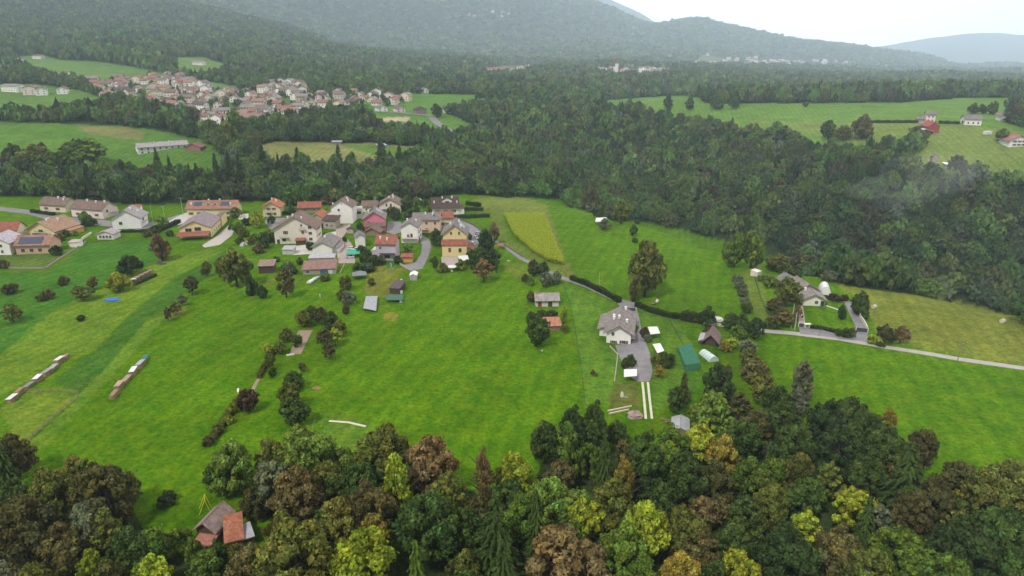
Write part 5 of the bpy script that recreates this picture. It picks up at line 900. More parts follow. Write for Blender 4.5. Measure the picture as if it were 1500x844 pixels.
#PART4
# ------------------------------------------------------------------ distant houses (small in the photo: wall and roof are enough)
FARM = {}
def farhouse_mesh(w, l, h, r, wc, rc):
    key = (w, l, h, r, wc, rc)
    if key not in FARM:
        fn = lambda a_, b_, z_: (a_, b_, z_); A, B = w/2, l/2
        mb = MB().prism([(-A,-2),(A,-2),(A,h),(0,h+r),(-A,h)], fn, -B, B)
        for zz in ([1.2, 4.0] if h > 4.5 else [1.2]):
            n_ = int(l/3)
            for k in range(n_):
                yy_ = -B+(k+.5)*l/n_
                for s_ in (-1, 1): mb.box(*sorted((s_*A, s_*(A+.06))), yy_-.5, yy_+.5, zz, zz+1.3, 1)
            for u in (-.5, .5):
                for s_ in (-1, 1): mb.box(u*A-.5, u*A+.5, *sorted((s_*B, s_*(B+.06))), zz, zz+1.3, 1)
        wm_ = mb.mesh('wall', [plaster(wc), GLASS]); ov = .7; sl = r/A; e = h-ov*sl
        mr = MB().prism([(-A-ov,e+.05),(0,h+r+.05),(A+ov,e+.05),(A+ov,e+.35),(0,h+r+.35),(-A-ov,e+.35)], fn, -B-ov, B+ov).box(A*.3-.4,A*.3+.4,-.4,.4,h+r*.4,h+r+1.0)
        FARM[key] = (wm_, mr.mesh('roof', roof_mat(rc)))
    return FARM[key]
WCS = [((.74,.66,.52),'cream'),((.86,.84,.80),'white'),((.64,.50,.34),'ochre'),(PWHT,'pinkish'),((.55,.50,.44),'beige')]
RCS = [((.27,.14,.11),'brick red'),((.20,.145,.13),'brown'),((.25,.225,.215),'grey'),((.31,.18,.14),'terracotta'),((.12,.09,.085),'dark brown')]
def farhouse(x, y, ang, size, wi, ri, zone, group):
    w, l, h, r = size; wa, ra = farhouse_mesh(w, l, h, r, WCS[wi][0], RCS[ri][0]); z = z1(x, y)
    t = thing('distant_house', f"{RCS[ri][1]} roofed {WCS[wi][1]} house {zone}", 'house', (x, y, z), ang, group)
    link('wall', wa, t); link('roof', ra, t); px, py = project(x, y, z+3); t['px'] = float(px); t['py'] = float(py); return t
SZ = [(9,11,5.6,2.4),(8,9,5.2,2.2),(10,14,6.0,2.8),(9,12,3.4,2.4),(8,16,6.2,2.4),(11,11,7.6,2.6)]
g = random.Random(31); pts = []
xs_ = [p[0] for p in TOWNW]; ys_ = [p[1] for p in TOWNW]; tries = 0
while tries < 6000 and len(pts) < 165:
    tries += 1; x = g.uniform(min(xs_), max(xs_)); y = g.uniform(min(ys_), max(ys_))
    if not bool(inpoly(np.array([x]), np.array([y]), TOWNW)[0]): continue
    px, py = project(x, y, z1(x, y))
    if not 40 < px < 610: continue
    dens = 14.2 if 165 < px < 480 else 17
    if any((x-a)**2+(y-b)**2 < dens**2 for a, b in pts): continue
    pts.append((x, y))
    zx = ['at the left tip of','in the left part of','left of centre in','in the middle of','right of centre in','in the right part of','at the right tip of'][int(np.searchsorted([170,230,290,350,420,500], px))]
    zy = 'upper rows' if py < 136 else ('middle rows' if py < 152 else 'lower rows')
    bright = px > 380 and py < 146
    farhouse(x, y, g.choice([0, .2, -.3, 1.4, 1.7])+g.uniform(-.15,.15), g.choice(SZ), g.choice([0,1,1,0,4]) if bright else g.choice([0,1,1,2,3,4,0]), g.choices(range(5), [3,3,2.4,2.2,1])[0], f"{zx} the town, {zy}", 'houses of the distant town')
for (px, py, sz, wi, ri, a, zone) in [(22,134,(14,30,7,2),1,2,1.2,'at the left edge above the far field'),(48,138,(14,22,8,2.5),3,1,.3,'beside the grey roofed block at the far left'),(62,139,(12,18,7,2.5),1,1,.5,'at the right end of the far left group'),(93,137,(11,18,6,2.4),1,1,.4,'apart from the far left group'),(30,92,(10,14,6,2.5),1,1,.2,'high among trees on the far left slope'),(57,86,(10,20,5,2),1,1,1.3,'on the far left slope above the pasture'),(104,112,(9,12,5,2),0,1,.2,'between trees at the left of the town'),
    (249,90,(9,12,5,2),1,2,.3,'left of the hillside clearing'),(292,95,(12,20,5,2),1,2,1.4,'in the hillside clearing above the town'),(512,67,(12,18,6,3),1,1,.3,'high on the wooded spur'),(500,66,(12,16,6,3),0,1,1.3,'high on the wooded spur'),(487,64,(12,16,6,3),3,1,.3,'high on the wooded spur'),(305,35,(14,24,7,3),4,2,.8,'lonely on the upper wooded hillside'),
    (722,104,(12,44,6,3),3,0,1.5,'in the hamlet by the far pale road'),(735,106,(12,40,6,3),1,0,1.5,'in the hamlet by the far pale road'),(745,103,(12,30,6,3),4,1,1.4,'in the hamlet by the far pale road'),(762,102,(14,22,9,3),0,0,.3,'in the hamlet by the far pale road'),(774,99,(12,20,8,3),0,3,.3,'in the hamlet by the far pale road')]:
    x, y = cast(px, py); farhouse(x, y, a, sz, wi, ri, zone, 'scattered distant houses')
for (px, py, n, spread, zone) in [(890,106,5,14,'in the village left of the church spire'),(945,108,15,34,'in the village right of the church spire'),(1090,90,12,45,'in the hillside village, left part'),(1180,93,18,60,'in the hillside village, right part'),(1260,97,8,40,'at the foot of the right ridge'),(1030,78,4,30,'scattered on the mountain foot'),(945,88,3,20,'scattered on the mountain foot'),(700,22,5,55,'high on the hazy mountain'),(1060,96,8,40,'in the hillside village, lower left')]:
    for k in range(n+n//2):
        x, y = cast(px+g.uniform(-spread, spread), py+g.uniform(-4, 4)); s_ = g.choice(SZ); s_ = tuple(round(q*1.5, 2) for q in s_)
        farhouse(x, y, g.uniform(-1,1)+g.choice([0,1.57]), s_, g.choice([0,1,1,3]), g.choice([0,3,1,2]), zone, 'houses of the far villages')
x, y = cast(909, 110); z = z1(x, y)
t = thing('church', 'far white church with slender pointed spire in the valley village', 'church', (x, y, z), .2)
MB().prism([(-7,-3),(7,-3),(7,9),(0,14),(-7,9)], lambda a_,b_,z_: (a_,b_,z_), -12, 12).build('nave', plaster(WHT), t)
MB().prism([(-8,8.6),(0,14.2),(8,8.6),(8,9.2),(0,14.9),(-8,9.2)], lambda a_,b_,z_: (a_,b_,z_), -12.6, 12.6).build('roof', roof_mat(RR), t)
tb = MB().box(-13.5,-7.5,-3,3,-3,26).build('bell_tower', plaster(WHT), t); MB().tube((-10.5,0,26.02),(-10.5,0,46),3.6,.15,4).build('spire', roof_mat(RR), tb)
x, y = cast(1206, 93); z = z1(x, y)
t = thing('chapel', 'tiny white chapel with pointed tower in the hillside village', 'church', (x, y, z), .2)
MB().prism([(-6,-3),(6,-3),(6,9),(0,13),(-6,9)], lambda a_,b_,z_: (a_,b_,z_), -12, 12).build('nave', plaster(WHT), t)
tb = MB().box(6.1,12,-3,3,-3,24).build('bell_tower', plaster(WHT), t); MB().tube((9,0,24.02),(9,0,40),3.6,.15,4).build('spire', roof_mat(RD), tb)
# trees between the town houses and lines of trees on the plateau
P = []
for _ in range(620):
    x = g.uniform(min(xs_), max(xs_)); y = g.uniform(min(ys_), max(ys_))
    if bool(inpoly(np.array([x]), np.array([y]), TOWNW)[0]) and not any((x-a)**2+(y-b)**2 < 42 for a, b in pts): P.append((x, y))
P = np.array(P); mass('town_trees', P, np.random.default_rng(3), (5,9), (5,9), 70, .25)
for px, py, wp, hp, c, kd, lab in [(1212,204,26,28,'D','round','big dark tree at the left end of the plateau hedge'),(1262,203,32,34,'B','round','broad dark tree beside the plateau hedge'),(1234,206,24,22,'O','round','dark tree between the two broad plateau trees'),(1424,168,18,17,'D','round','left tree of the trio behind the white farm building'),(1438,167,13,14,'D','round','middle tree of the trio behind the white farm building'),(1453,168,16,19,'D','round','right tree of the trio behind the white farm building'),(1475,178,22,30,'N','conifer','dark conifer group beside the tree-framed white house'),(1487,182,24,26,'K','round','brownish tree near the right frame edge on the plateau'),(1467,208,22,20,'G','round','green tree left of the house cut by the frame edge'),
    (1180,157,9,9,'D','round','tiny lone tree in the far plateau meadow'),(978,160,16,22,'D','round','lone tree in the hazy meadow, left'),(1010,162,14,20,'D','round','lone tree in the hazy meadow, right'),(1050,160,20,16,'D','round','bush group in the hazy meadow, left'),(1075,160,16,18,'D','round','bush group in the hazy meadow, right'),(65,232,18,24,'K','round','dark tree in the left far meadow'),(640,172,16,20,'D','round','dark tree at the fork of the far road'),(120,250,80,46,'G','round','broad green tree clump in the left middle distance'),(60,252,60,40,'O','round','olive tree clump in the left middle distance'),(22,240,30,30,'D','round','dark tree at the far left field corner'),(335,212,30,34,'O','round','olive tree right of the brick red roof'),(348,200,26,40,'G','round','brighter green tree below the salmon building')]:
    tree_px(px, py, wp, hp, c, kd, label=lab, n=1600, leaf=.1, group='trees of the far meadows')

# ------------------------------------------------------------------ hedges, fences, walls
def hedge(name, px, w, h, col, label, cat='hedge', n_m=55):
    Wp = densify([cast(*p) for p in px], 1.2); g2 = np.random.default_rng(len(Wp)+int(px[0][0])); Q = []
    x0, y0 = Wp[0]; z0 = z1(x0, y0)
    for a, b in zip(Wp[:-1], Wp[1:]):
        L = math.dist(a, b); n_ = int(n_m*L*(w+h)/3); d = np.array([b[0]-a[0], b[1]-a[1]])/L; nn = np.array([-d[1], d[0]])
        u = g2.uniform(0, L, n_); f = g2.integers(0, 3, n_); s_ = g2.uniform(-1, 1, n_)
        off = np.where(f == 0, s_*w/2, np.where(f == 1, w/2, -w/2)); hz_ = np.where(f == 0, h, g2.uniform(0, h, n_)); wob = 1+.10*np.sin(u*1.3+a[0])
        px_ = a[0]+d[0]*u+nn[0]*off*wob; py_ = a[1]+d[1]*u+nn[1]*off*wob; z_ = zf(px_, py_)+hz_*wob
        p = np.stack([px_-x0, py_-y0, z_-z0], 1)+g2.normal(size=(n_,3))*.08; nr = g2.normal(size=(n_,3)); nr /= np.linalg.norm(nr,axis=1)[:,None]; t_ = np.cross(nr, g2.normal(size=(n_,3))); t_ /= np.linalg.norm(t_,axis=1)[:,None]; bt = np.cross(nr,t_)
        Q.append(np.stack([p-t_*.22, p-bt*.16, p+t_*.22, p+bt*.16], 1))
        A_ = np.array(a+(0,)); B_ = np.array(b+(0,)); w2 = w*.42
        c = [np.array([a[0]-nn[0]*w2, a[1]-nn[1]*w2]), np.array([a[0]+nn[0]*w2, a[1]+nn[1]*w2]), np.array([b[0]+nn[0]*w2, b[1]+nn[1]*w2]), np.array([b[0]-nn[0]*w2, b[1]-nn[1]*w2])]
        zc = [z1(*q) for q in c]; lo = [np.array([q[0]-x0, q[1]-y0, z-z0-.2]) for q, z in zip(c, zc)]; hi = [np.array([q[0]-x0, q[1]-y0, z-z0+h*.93]) for q, z in zip(c, zc)]
        Q.append(np.array([[hi[0],hi[1],hi[2],hi[3]],[lo[0],lo[3],hi[3],hi[0]],[lo[1],lo[2],hi[2],hi[1]],[lo[0],lo[1],hi[1],hi[0]],[lo[3],lo[2],hi[2],hi[3]]]))
    Q = np.concatenate(Q); me = quadmesh(name, Q.reshape(-1,3), np.repeat(g2.uniform(.65,1.35,(len(Q),1))*np.array(col), 4, axis=0), [LEAFS])
    o = link(name, me, None, (x0, y0, z0)); return tag(o, label, cat)
HD = (.030,.050,.014); HG = (.040,.085,.014)
hedge('boundary_hedge', [(836,410),(858,418),(885,431),(908,444)], 1.7, 2.2, HD, 'long dark clipped hedge from the corn corner to the farmhouse gate')
hedge('boundary_hedge', [(931,449),(955,458),(985,466),(1000,468)], 1.7, 2.0, HD, 'dark clipped hedge running right from the farmhouse gate')
hedge('overgrown_hedge', [(998,468),(1030,474)], 2.6, 3.4, (.045,.055,.018), 'overgrown olive hedge continuing right of the clipped one')
hedge('clipped_hedge', [(664,320.5),(690,319.5),(717,318)], 2.2, 2.2, HG, 'bright green clipped hedge in front of the dark roofed villa')
hedge('clipped_hedge', [(680,308.5),(708,309)], 2.2, 2.2, HG, 'green clipped hedge behind the bright front one by the villa')
hedge('clipped_hedge', [(683,300.5),(704,303)], 2.2, 2.6, HD, 'darker hedge at the back garden of the dark roofed villa')
hedge('clipped_hedge', [(412,314),(436,314)], 1.8, 1.8, HD, 'dark hedge between the orange roofed house and the red roof')
hedge('clipped_hedge', [(46,311),(80,316)], 1.8, 1.8, HD, 'dark hedge in front of the leftmost back bungalow')
hedge('garden_hedge', [(84,334),(118,334),(130,328)], 3.0, 2.0, HD, 'dark hedge between the yellow brown house and the pavilion')
hedge('garden_hedge', [(170,341),(215,340),(228,334)], 1.6, 1.4, HD, 'hedge along the front of the lone white house')
hedge('flower_hedge', [(1186,481),(1205,483),(1224,488)], 1.3, 1.3, (.04,.07,.02), 'low hedge behind the bungalow forecourt fence')
hedge('rose_hedge', [(1214,437),(1240,441)], 2.2, 1.6, (.07,.03,.02), 'dark reddish hedge beside the bungalow')
hedge('field_hedge', [(1255,181),(1300,180),(1345,180)], 2.5, 2.0, HD, 'thin hedge line crossing the plateau meadow, left length')
hedge('field_hedge', [(1375,181),(1405,182)], 2.5, 2.0, HD, 'short hedge line between the plateau farms')
hedge('scrub_hedge', [(348,590),(330,618),(310,648)], 1.6, 1.5, (.11,.13,.025), 'straggly yellowish hedge running diagonally down the left meadow')
hedge('scrub_hedge', [(410,505),(392,530),(380,555)], 1.3, 1.2, (.09,.085,.025), 'straggly brownish hedge above the footpath')
hedge('shrub_belt', [(232,340),(250,332),(262,326)], 3, 2.0, HD, 'dark shrubs left of the glazed gable farmhouse')
hedge('scrub_strip', [(196,418),(226,404)], 3, 1.4, (.08,.10,.03), 'rough vegetation along the tile stack')
POST = {}
def fence(name, px, h, label, sp=3.0, m=WOODM, rails=(.5,.95), r=.06, cat='fence', mesh_m=None):
    Wp = [cast(*p) for p in px]; x0, y0 = Wp[0]; z0 = z1(x0, y0); t = thing(name, label, cat, (x0, y0, z0))
    L = [math.dist(a, b) for a, b in zip(Wp[:-1], Wp[1:])]; sp = max(sp, sum(L)/95)
    D = densify(Wp, sp); key = (h, m.name, r)
    if key not in POST: POST[key] = MB().tube((0,0,-.3),(0,0,h),r,r,6).mesh('post', m)
    for a in D: link('post', POST[key], t, (a[0]-x0, a[1]-y0, z1(*a)-z0))
    for rr in rails:
        mb = MB()
        for a, b in zip(D[:-1], D[1:]): mb.tube((a[0]-x0,a[1]-y0,z1(*a)-z0+h*rr),(b[0]-x0,b[1]-y0,z1(*b)-z0+h*rr), r*.6, r*.6, 4)
        mb.build('rail', m, t)
    if mesh_m:
        mb = MB()
        for a, b in zip(D[:-1], D[1:]):
            n_ = np.array([-(b[1]-a[1]), b[0]-a[0]]); n_ = n_/np.linalg.norm(n_)*.02; za, zb = z1(*a)-z0, z1(*b)-z0
            A = (a[0]-x0, a[1]-y0); B = (b[0]-x0, b[1]-y0)
            mb.add([(A[0]-n_[0],A[1]-n_[1],za),(B[0]-n_[0],B[1]-n_[1],zb),(B[0]-n_[0],B[1]-n_[1],zb+h*.9),(A[0]-n_[0],A[1]-n_[1],za+h*.9),(A[0]+n_[0],A[1]+n_[1],za),(B[0]+n_[0],B[1]+n_[1],zb),(B[0]+n_[0],B[1]+n_[1],zb+h*.9),(A[0]+n_[0],A[1]+n_[1],za+h*.9)],[(0,1,2,3),(5,4,7,6),(3,2,6,7),(0,3,7,4),(1,5,6,2)])
        mb.build('fence_panel', mesh_m, t)
    return t
GREENF = mat('green_fence_mesh', (.025,.05,.025), .8, .2, 2)
fence('field_fence', [(826,419),(836,450),(845,500),(852,550),(857,592)], 1.0, 'thin dark fence dividing the big meadow from the farmhouse lawn', 2.5, GREENF, (.3,.6,.95), .05)
fence('garden_fence', [(980,470),(990,488),(1005,515),(1024,545)], 1.3, 'dark fence between the farmhouse lawn and the garden house plot', 2.2, GREENF, (.3,.6,.95), .05, mesh_m=None)
fence('field_fence', [(1102,390),(1107,415),(1115,440),(1126,464)], 1.2, 'dark fence beside the orchard row', 2.2, GREENF, (.3,.6,.95), .06)
fence('paddock_fence', [(40,576),(75,574),(115,577.5)], 1.3, 'double railed wooden fence at the top of the small left paddock', 2.5, WOODM, (.35,.62,.95), .09)
fence('paddock_fence', [(114,582),(80,612),(40,647)], 1.1, 'weathered wooden fence down the right side of the small left paddock', 2.5, WOODM, (.35,.62,.95), .09)
fence('garden_fence', [(463,612),(458,630),(454,645)], 1.0, 'faint wire fence at the left of the lower lawn', 2.5, WOODM, (.5,.95), .05)
fence('garden_fence', [(470,610),(505,614),(538,622)], 1.0, 'faint wire fence above the pale footpath', 2.5, WOODM, (.5,.95), .05)
fence('garden_fence', [(562,393),(556,408),(546,436)], 1.1, 'fence on the left of the yellowish mown strip', 2, WOODM, (.5,.95), .05)
fence('garden_fence', [(535,436),(560,438),(583,434)], .8, 'low fence closing the lower end of the mown strip', 2, WOODM, (.5,.95), .04)
fence('garden_fence', [(441,407),(433,420)], 1.1, 'short garden fence left of the patched low barn', 2, WOODM, (.5,.95), .05)
fence('garden_fence', [(498,402),(503,392),(505,386)], 1.1, 'pale fence right of the patched low barn', 2, mat('pale_timber',(.5,.42,.32),.8,.1,1), (.4,.7,.95), .07)
fence('forecourt_fence', [(1186,479.5),(1205,481.5),(1226,487)], 1.1, 'dark metal fence behind the bungalow forecourt', 2, DARKM, (.3,.6,.95), .05, mesh_m=DARKM)
def wall(name, px, w, h, m, label, cat='wall'):
    Wp = densify([cast(*p) for p in px], 2.5); x0, y0 = Wp[0]; z0 = z1(x0, y0); mb = MB()
    for i, (a, b) in enumerate(zip(Wp[:-1], Wp[1:])):
        n_ = np.array([-(b[1]-a[1]), b[0]-a[0]]); n_ = n_/np.linalg.norm(n_)*w/2; V_ = []
        for q in (a, b):
            zq = z1(*q)-z0
            for s_ in (-1, 1):
                for zz in (-.4, h): V_.append((q[0]-x0+n_[0]*s_, q[1]-y0+n_[1]*s_, zq+zz))
        mb.add(V_, [(0,4,5,1),(2,3,7,6),(1,5,7,3)]+([(0,1,3,2)] if i == 0 else [])+([(4,6,7,5)] if i == len(Wp)-2 else []))
    o = mb.build(name, m); o.location = (x0, y0, z0); return tag(o, label, cat)
WALLC = mat('rendered_wall', (.62,.58,.48), .9, .12, .6)
wall('curved_wall', [(1255,447),(1262,460),(1259,466),(1265,474),(1270,484)], .35, 1.5, WALLC, 'cream curved wall along the right side of the bungalow drive')
wall('retaining_wall', [(668,319.5),(680,323),(694,330),(706,340)], .3, .9, mat('dark_stone', (.13,.11,.09), .9, .3, 2), 'dark low wall along the upper edge of the asphalt yard')
wall('retaining_wall', [(731,355),(745,363),(766,377)], .3, .7, mat('dark_stone', (.13,.11,.09), .9, .3, 2), 'dark low wall beside the lane below the corn')
wall('garden_wall', [(-10,392.5),(35,394),(66,394.5),(100,372),(127,355)], .35, .8, mat('grey_blocks', (.27,.23,.19), .9, .25, 1), 'low grey wall round the meadow below the solar roofed house')
wall('garden_wall', [(120,352),(134,343)], .4, 1.3, WALLC, 'short cream wall left of the pavilion')
wall('garden_wall', [(900,560),(905,520),(893,508)], .3, .5, mat('rubble_stone', (.36,.31,.27), .95, .3, 1.4), 'low rubble edge on the left of the driveway')
wall('garden_wall', [(586,388),(596,394),(604,398)], .5, .8, mat('rubble_stone', (.36,.31,.27), .95, .3, 1.4), 'stone edging below the orange garage')
def gate(px0, px1, h, label):
    a, b = cast(*px0), cast(*px1); L = math.dist(a, b); t = thing('metal_gate', label, 'gate', (a[0], a[1], z1(*a)), math.atan2(b[1]-a[1], b[0]-a[0]))
    MB().box(0, L, -.05, .05, .1, h).build('gate_leaf', DARKM, t)
    for xx in (-.3, L+.02): MB().box(xx, xx+.28, -.16, .16, -.5, h+.15).build('gate_post', WALLC, t)
    return t
gate((1254,486), (1270,487.5), 1.7, 'black solid gate closing the bungalow drive at the lane')
gate((1170,479), (1177,479.5), 1.5, 'small black gate at the left of the forecourt')
gate((913,455.5), (931,456), 1.3, 'dark gate across the farmhouse driveway')
x, y = cast(1182, 480.5); t = thing('gate_shelter', 'small white roofed letterbox shelter beside the small black gate', 'shelter', (x, y, z1(x,y)))
for s_ in (-1,1): MB().box(s_*.9-.12, s_*.9+.12, -.4, .4, -.3, 1.6).build('side_wall', WALLC, t)
MB().box(-1.2, 1.2, -.6, .6, 1.603, 1.75).build('roof', WHITE, t)

# ------------------------------------------------------------------ canopies, tunnels, sheds of cloth
def canopy(name, quad, h, m, label, cat='canopy', tilt=0, th=.12, pr=.05, posts=True):
    C4 = [cast(q[0], q[1], lift=h) for q in quad]; cx_ = sum(p[0] for p in C4)/4; cy_ = sum(p[1] for p in C4)/4; z = z1(cx_, cy_)
    t = thing(name, label, cat, (cx_, cy_, z)); L = [(p[0]-cx_, p[1]-cy_) for p in C4]; hh = [h+tilt, h+tilt, h, h]
    MB().add([(a[0],a[1],k) for a, k in zip(L, hh)]+[(a[0],a[1],k+th) for a, k in zip(L, hh)], [(0,1,2,3),(7,6,5,4),(1,0,4,5),(2,1,5,6),(3,2,6,7),(0,3,7,4)]).build('cover', m, t)
    if posts:
        for a, k in zip(L, hh): MB().tube((a[0]*.92,a[1]*.92,-.4),(a[0]*.92,a[1]*.92,k-.01),pr,pr,6).build('post', DARKM, t)
    return t
CLOTH = mat('white_cloth', (.66,.65,.62), .7, .04, .5)
canopy('white_canopy', [(949,479),(963,479),(967,489),(953,490)], 2.3, CLOTH, 'upper white flat canopy right of the driveway')
canopy('white_canopy', [(956,504),(967,503),(973,515),(963,518)], 1.2, CLOTH, 'lower slanted pale table canopy right of the driveway')
canopy('white_canopy', [(914,541),(933,541),(933,552),(914,553)], 2.2, CLOTH, 'white flat canopy left of the lower driveway')
canopy('terrace_awning', [(671,376),(685,375),(687,382),(673,383)], 2.3, CLOTH, 'white awning beside the yellow house terrace', tilt=.3)
canopy('green_canopy', [(508,367),(527,367),(527,372),(507,373)], 2.2, mat('green_tarpaulin', (.02,.33,.20), .6, .1, 1), 'bright green tarpaulin canopy over a parked car', 'canopy', tilt=.3)
canopy('white_shelter', [(873,320),(888,320),(890,324.5),(872,324.5)], 2.3, CLOTH, 'white roofed shelter among the grey olive trees')
canopy('low_cover', [(553,434),(536,434),(532,452),(551,456)][::-1], 1.1, mat('grey_sheet', (.30,.31,.34), .6, .3, 1.2), 'grey sheeting over a vegetable plot below the mown strip', 'cover')
canopy('net_cover', [(567,432),(591,432),(591,440),(565,440)], 1.2, mat('green_net', (.05,.13,.09), .9, .2, 2), 'dark green net over a plot below the black timber shed', 'net')
canopy('green_trellis', [(531,386),(545,386),(545,394),(530,394)], 2.3, mat('dark_green_net', (.02,.04,.025), .9, .2, 2), 'dark netting between the gazebo and the lilac house', 'net')
canopy('terrace_cover', [(730,356),(739,357),(737,361),(728,360)], 2.2, roof_mat(RR), 'tiny red roofed terrace right of the dark trees', 'shelter')
x, y = cast(527, 408); t = thing('gazebo', 'grey hipped gazebo roof on posts below the green canopy', 'gazebo', (x, y, z1(x,y)), .25)
for a in (-2.6, 2.6):
    for b_ in (-2.2, 2.2): MB().tube((a,b_,-.3),(a,b_,2.3),.07,.07,6).build('post', WOODD, t)
MB().add([(-3.2,-2.7,2.25),(3.2,-2.7,2.25),(3.2,2.7,2.25),(-3.2,2.7,2.25),(-.8,0,3.7),(.8,0,3.7),(-3.2,-2.7,2.12),(3.2,-2.7,2.12),(3.2,2.7,2.12),(-3.2,2.7,2.12)], [(0,1,5,4),(1,2,5),(2,3,4,5),(3,0,4),(9,8,7,6),(6,7,1,0),(7,8,2,1),(8,9,3,2),(9,6,0,3)]).build('roof', mat('grey_felt', (.19,.21,.225), .85, .15, 1.5), t)
def tunnel(px0, px1, L, r, m, label, cat='greenhouse'):
    a, b = cast(*px0), cast(*px1); W_ = math.dist(a, b); ang = math.atan2(b[1]-a[1], b[0]-a[0]); cx_, cy_ = (a[0]+b[0])/2, (a[1]+b[1])/2
    t = thing('polytunnel', label, cat, (cx_, cy_, min(z1(*a), z1(*b))), ang); mb = MB(); n_ = 12
    prof = [(-math.cos(math.pi*k/n_)*W_/2, math.sin(math.pi*k/n_)*r) for k in range(n_+1)]
    vs = [(p[0], 0, p[1]) for p in prof]+[(p[0], L, p[1]) for p in prof]; k_ = n_+1
    mb.add(vs, [(i, i+1, i+1+k_, i+k_) for i in range(n_)]+[tuple(range(k_))[::-1], tuple(range(k_, 2*k_))]); mb.build('plastic_cover', m, t)
    h_ = MB()
    for yy_ in np.linspace(0, L, 6):
        for i in range(n_): h_.tube((prof[i][0]*1.01, yy_, prof[i][1]*1.01), (prof[i+1][0]*1.01, yy_, prof[i+1][1]*1.01), .03, .03, 4)
    h_.build('hoops', DARKM, t); return t
tunnel((1039,531), (1053,529), 6.5, 2.0, mat('pale_plastic', (.50,.60,.56), .35, .08, 1), 'pale greenish plastic tunnel below the brown garden house')
tunnel((1200,431), (1217,433), 7.5, 3.6, mat('white_plastic', (.76,.76,.73), .4, .05, 1), 'tall white plastic tunnel beside the bungalow')
tunnel((351,361), (357,361), 2.5, 1.7, CLOTH, 'left of two small white domed covers in the kitchen garden', 'cover')
tunnel((358,359), (365,359), 3.5, 2.1, CLOTH, 'right and larger of two small white domed covers in the kitchen garden', 'cover')
tunnel((606,298), (618,298), 6, 2.4, mat('pale_plastic', (.50,.60,.56), .35, .08, 1), 'pale greenhouse dome behind the garden conifer')
nm = bpy.data.materials.new('green_net_mesh'); nm.use_nodes = True; q = nm.node_tree; bs = q.nodes['Principled BSDF']; bs.inputs['Base Color'].default_value = (.03,.19,.12,1); bs.inputs['Roughness'].default_value = .9; bs.inputs['Alpha'].default_value = .62
B4 = [cast(992,514), cast(1012,508), cast(1026,543), cast(1003,545)]; cx_ = sum(p[0] for p in B4)/4; cy_ = sum(p[1] for p in B4)/4; z = z1(cx_, cy_)
t = thing('fruit_cage', 'large green net cage standing on the lawn beside the dark fence', 'net cage', (cx_, cy_, z)); L4 = [(p[0]-cx_, p[1]-cy_) for p in B4]
MB().add([(a,b_,-.1) for a,b_ in L4]+[(a*.95,b_*.95,2.0) for a,b_ in L4]+[(0,0,2.25)], [(0,1,5,4),(1,2,6,5),(2,3,7,6),(3,0,4,7),(4,5,8),(5,6,8),(6,7,8),(7,4,8)]).build('net', nm, t)
for a, b_ in L4: MB().tube((a*.95,b_*.95,-.3),(a*.95,b_*.95,2.02),.05,.05,5).build('post', DARKM, t)
for k in range(5):
    a = L4[0][0]*(1-k/4)+L4[3][0]*k/4, L4[0][1]*(1-k/4)+L4[3][1]*k/4; b_ = L4[1][0]*(1-k/4)+L4[2][0]*k/4, L4[1][1]*(1-k/4)+L4[2][1]*k/4
    MB().tube((a[0]*.95,a[1]*.95,2.0),(b_[0]*.95,b_[1]*.95,2.0),.03,.03,4).build('crossbar', DARKM, t)

# ------------------------------------------------------------------ stacks, bales, poles, vehicles and small things
def logs_mesh(seed, L=4.0, w=1.2, h=1.2):
    g_ = random.Random(seed); mb = MB(); r = .13; zz = r
    while zz < h:
        yy_ = -L/2+r
        while yy_ < L/2: rr = r*g_.uniform(.8,1.05); j = g_.uniform(-.08,.08); mb.tube((-w/2+j, yy_, zz), (w/2+j, yy_, zz), rr, rr, 6); yy_ += 2*r
        zz += 2*r*.95
    return mb.mesh('logs', mat('cut_wood', (.30,.21,.13), .85, .35, 2))
def stack(px, py, ang, L, h, cover, cc, label, group):
    x, y = cast(px, py); t = thing('wood_stack', label, 'wood stack', (x, y, z1(x,y)), ang, group)
    link('logs', logs_mesh(int(px), L, 1.3, h), t)
    if cover: MB().add([(-.85,-L/2-.1,h+.02),(.85,-L/2-.1,h+.12),(.85,L/2+.1,h+.12),(-.85,L/2+.1,h+.02),(-.85,-L/2-.1,h+.08),(.85,-L/2-.1,h+.18),(.85,L/2+.1,h+.18),(-.85,L/2+.1,h+.08)], [(3,2,1,0),(4,5,6,7),(0,1,5,4),(1,2,6,5),(2,3,7,6),(3,0,4,7)]).build('cover_sheet', mat('sheet', cc, .6, .25, 1.2), t)
    return t
def row(p0, p1, n, specs, group, hh=1.5):
    a, b = cast(*p0), cast(*p1); ang = math.atan2(b[1]-a[1], b[0]-a[0])-math.pi/2; L = math.dist(a, b)/n
    for k in range(n):
        x = a[0]+(b[0]-a[0])*(k+.5)/n+.45*math.sin(k*5.1); y = a[1]+(b[1]-a[1])*(k+.5)/n+.3*math.sin(k*3.3); px, py = project(x, y, z1(x,y)); col, lab = specs[k]
        stack(px, py, ang+.10*math.sin(k*2.9), L*(.84+.09*math.sin(k*4.1)), hh*(.85+.28*math.sin(k*2.3)), col is not None, col or (0,0,0), lab, group)
row((12,592), (104,520), 8, [((.62,.6,.6),'white sheeted wood stack at the near end of the left row'),(None,'uncovered wood stack second from the near end, left row'),((.20,.19,.20),'grey sheeted wood stack third from the near end, left row'),((.66,.66,.66),'pale sheeted wood stack in the middle of the left row'),((.28,.27,.28),'grey sheeted wood stack fifth from the near end, left row'),((.34,.33,.33),'light grey sheeted stack third from the far end, left row'),((.62,.6,.52),'cream sheeted stack next to the far end, left row'),(None,'small uncovered wood stack at the far end, left row')], 'wood stacks in the left row', 1.5)
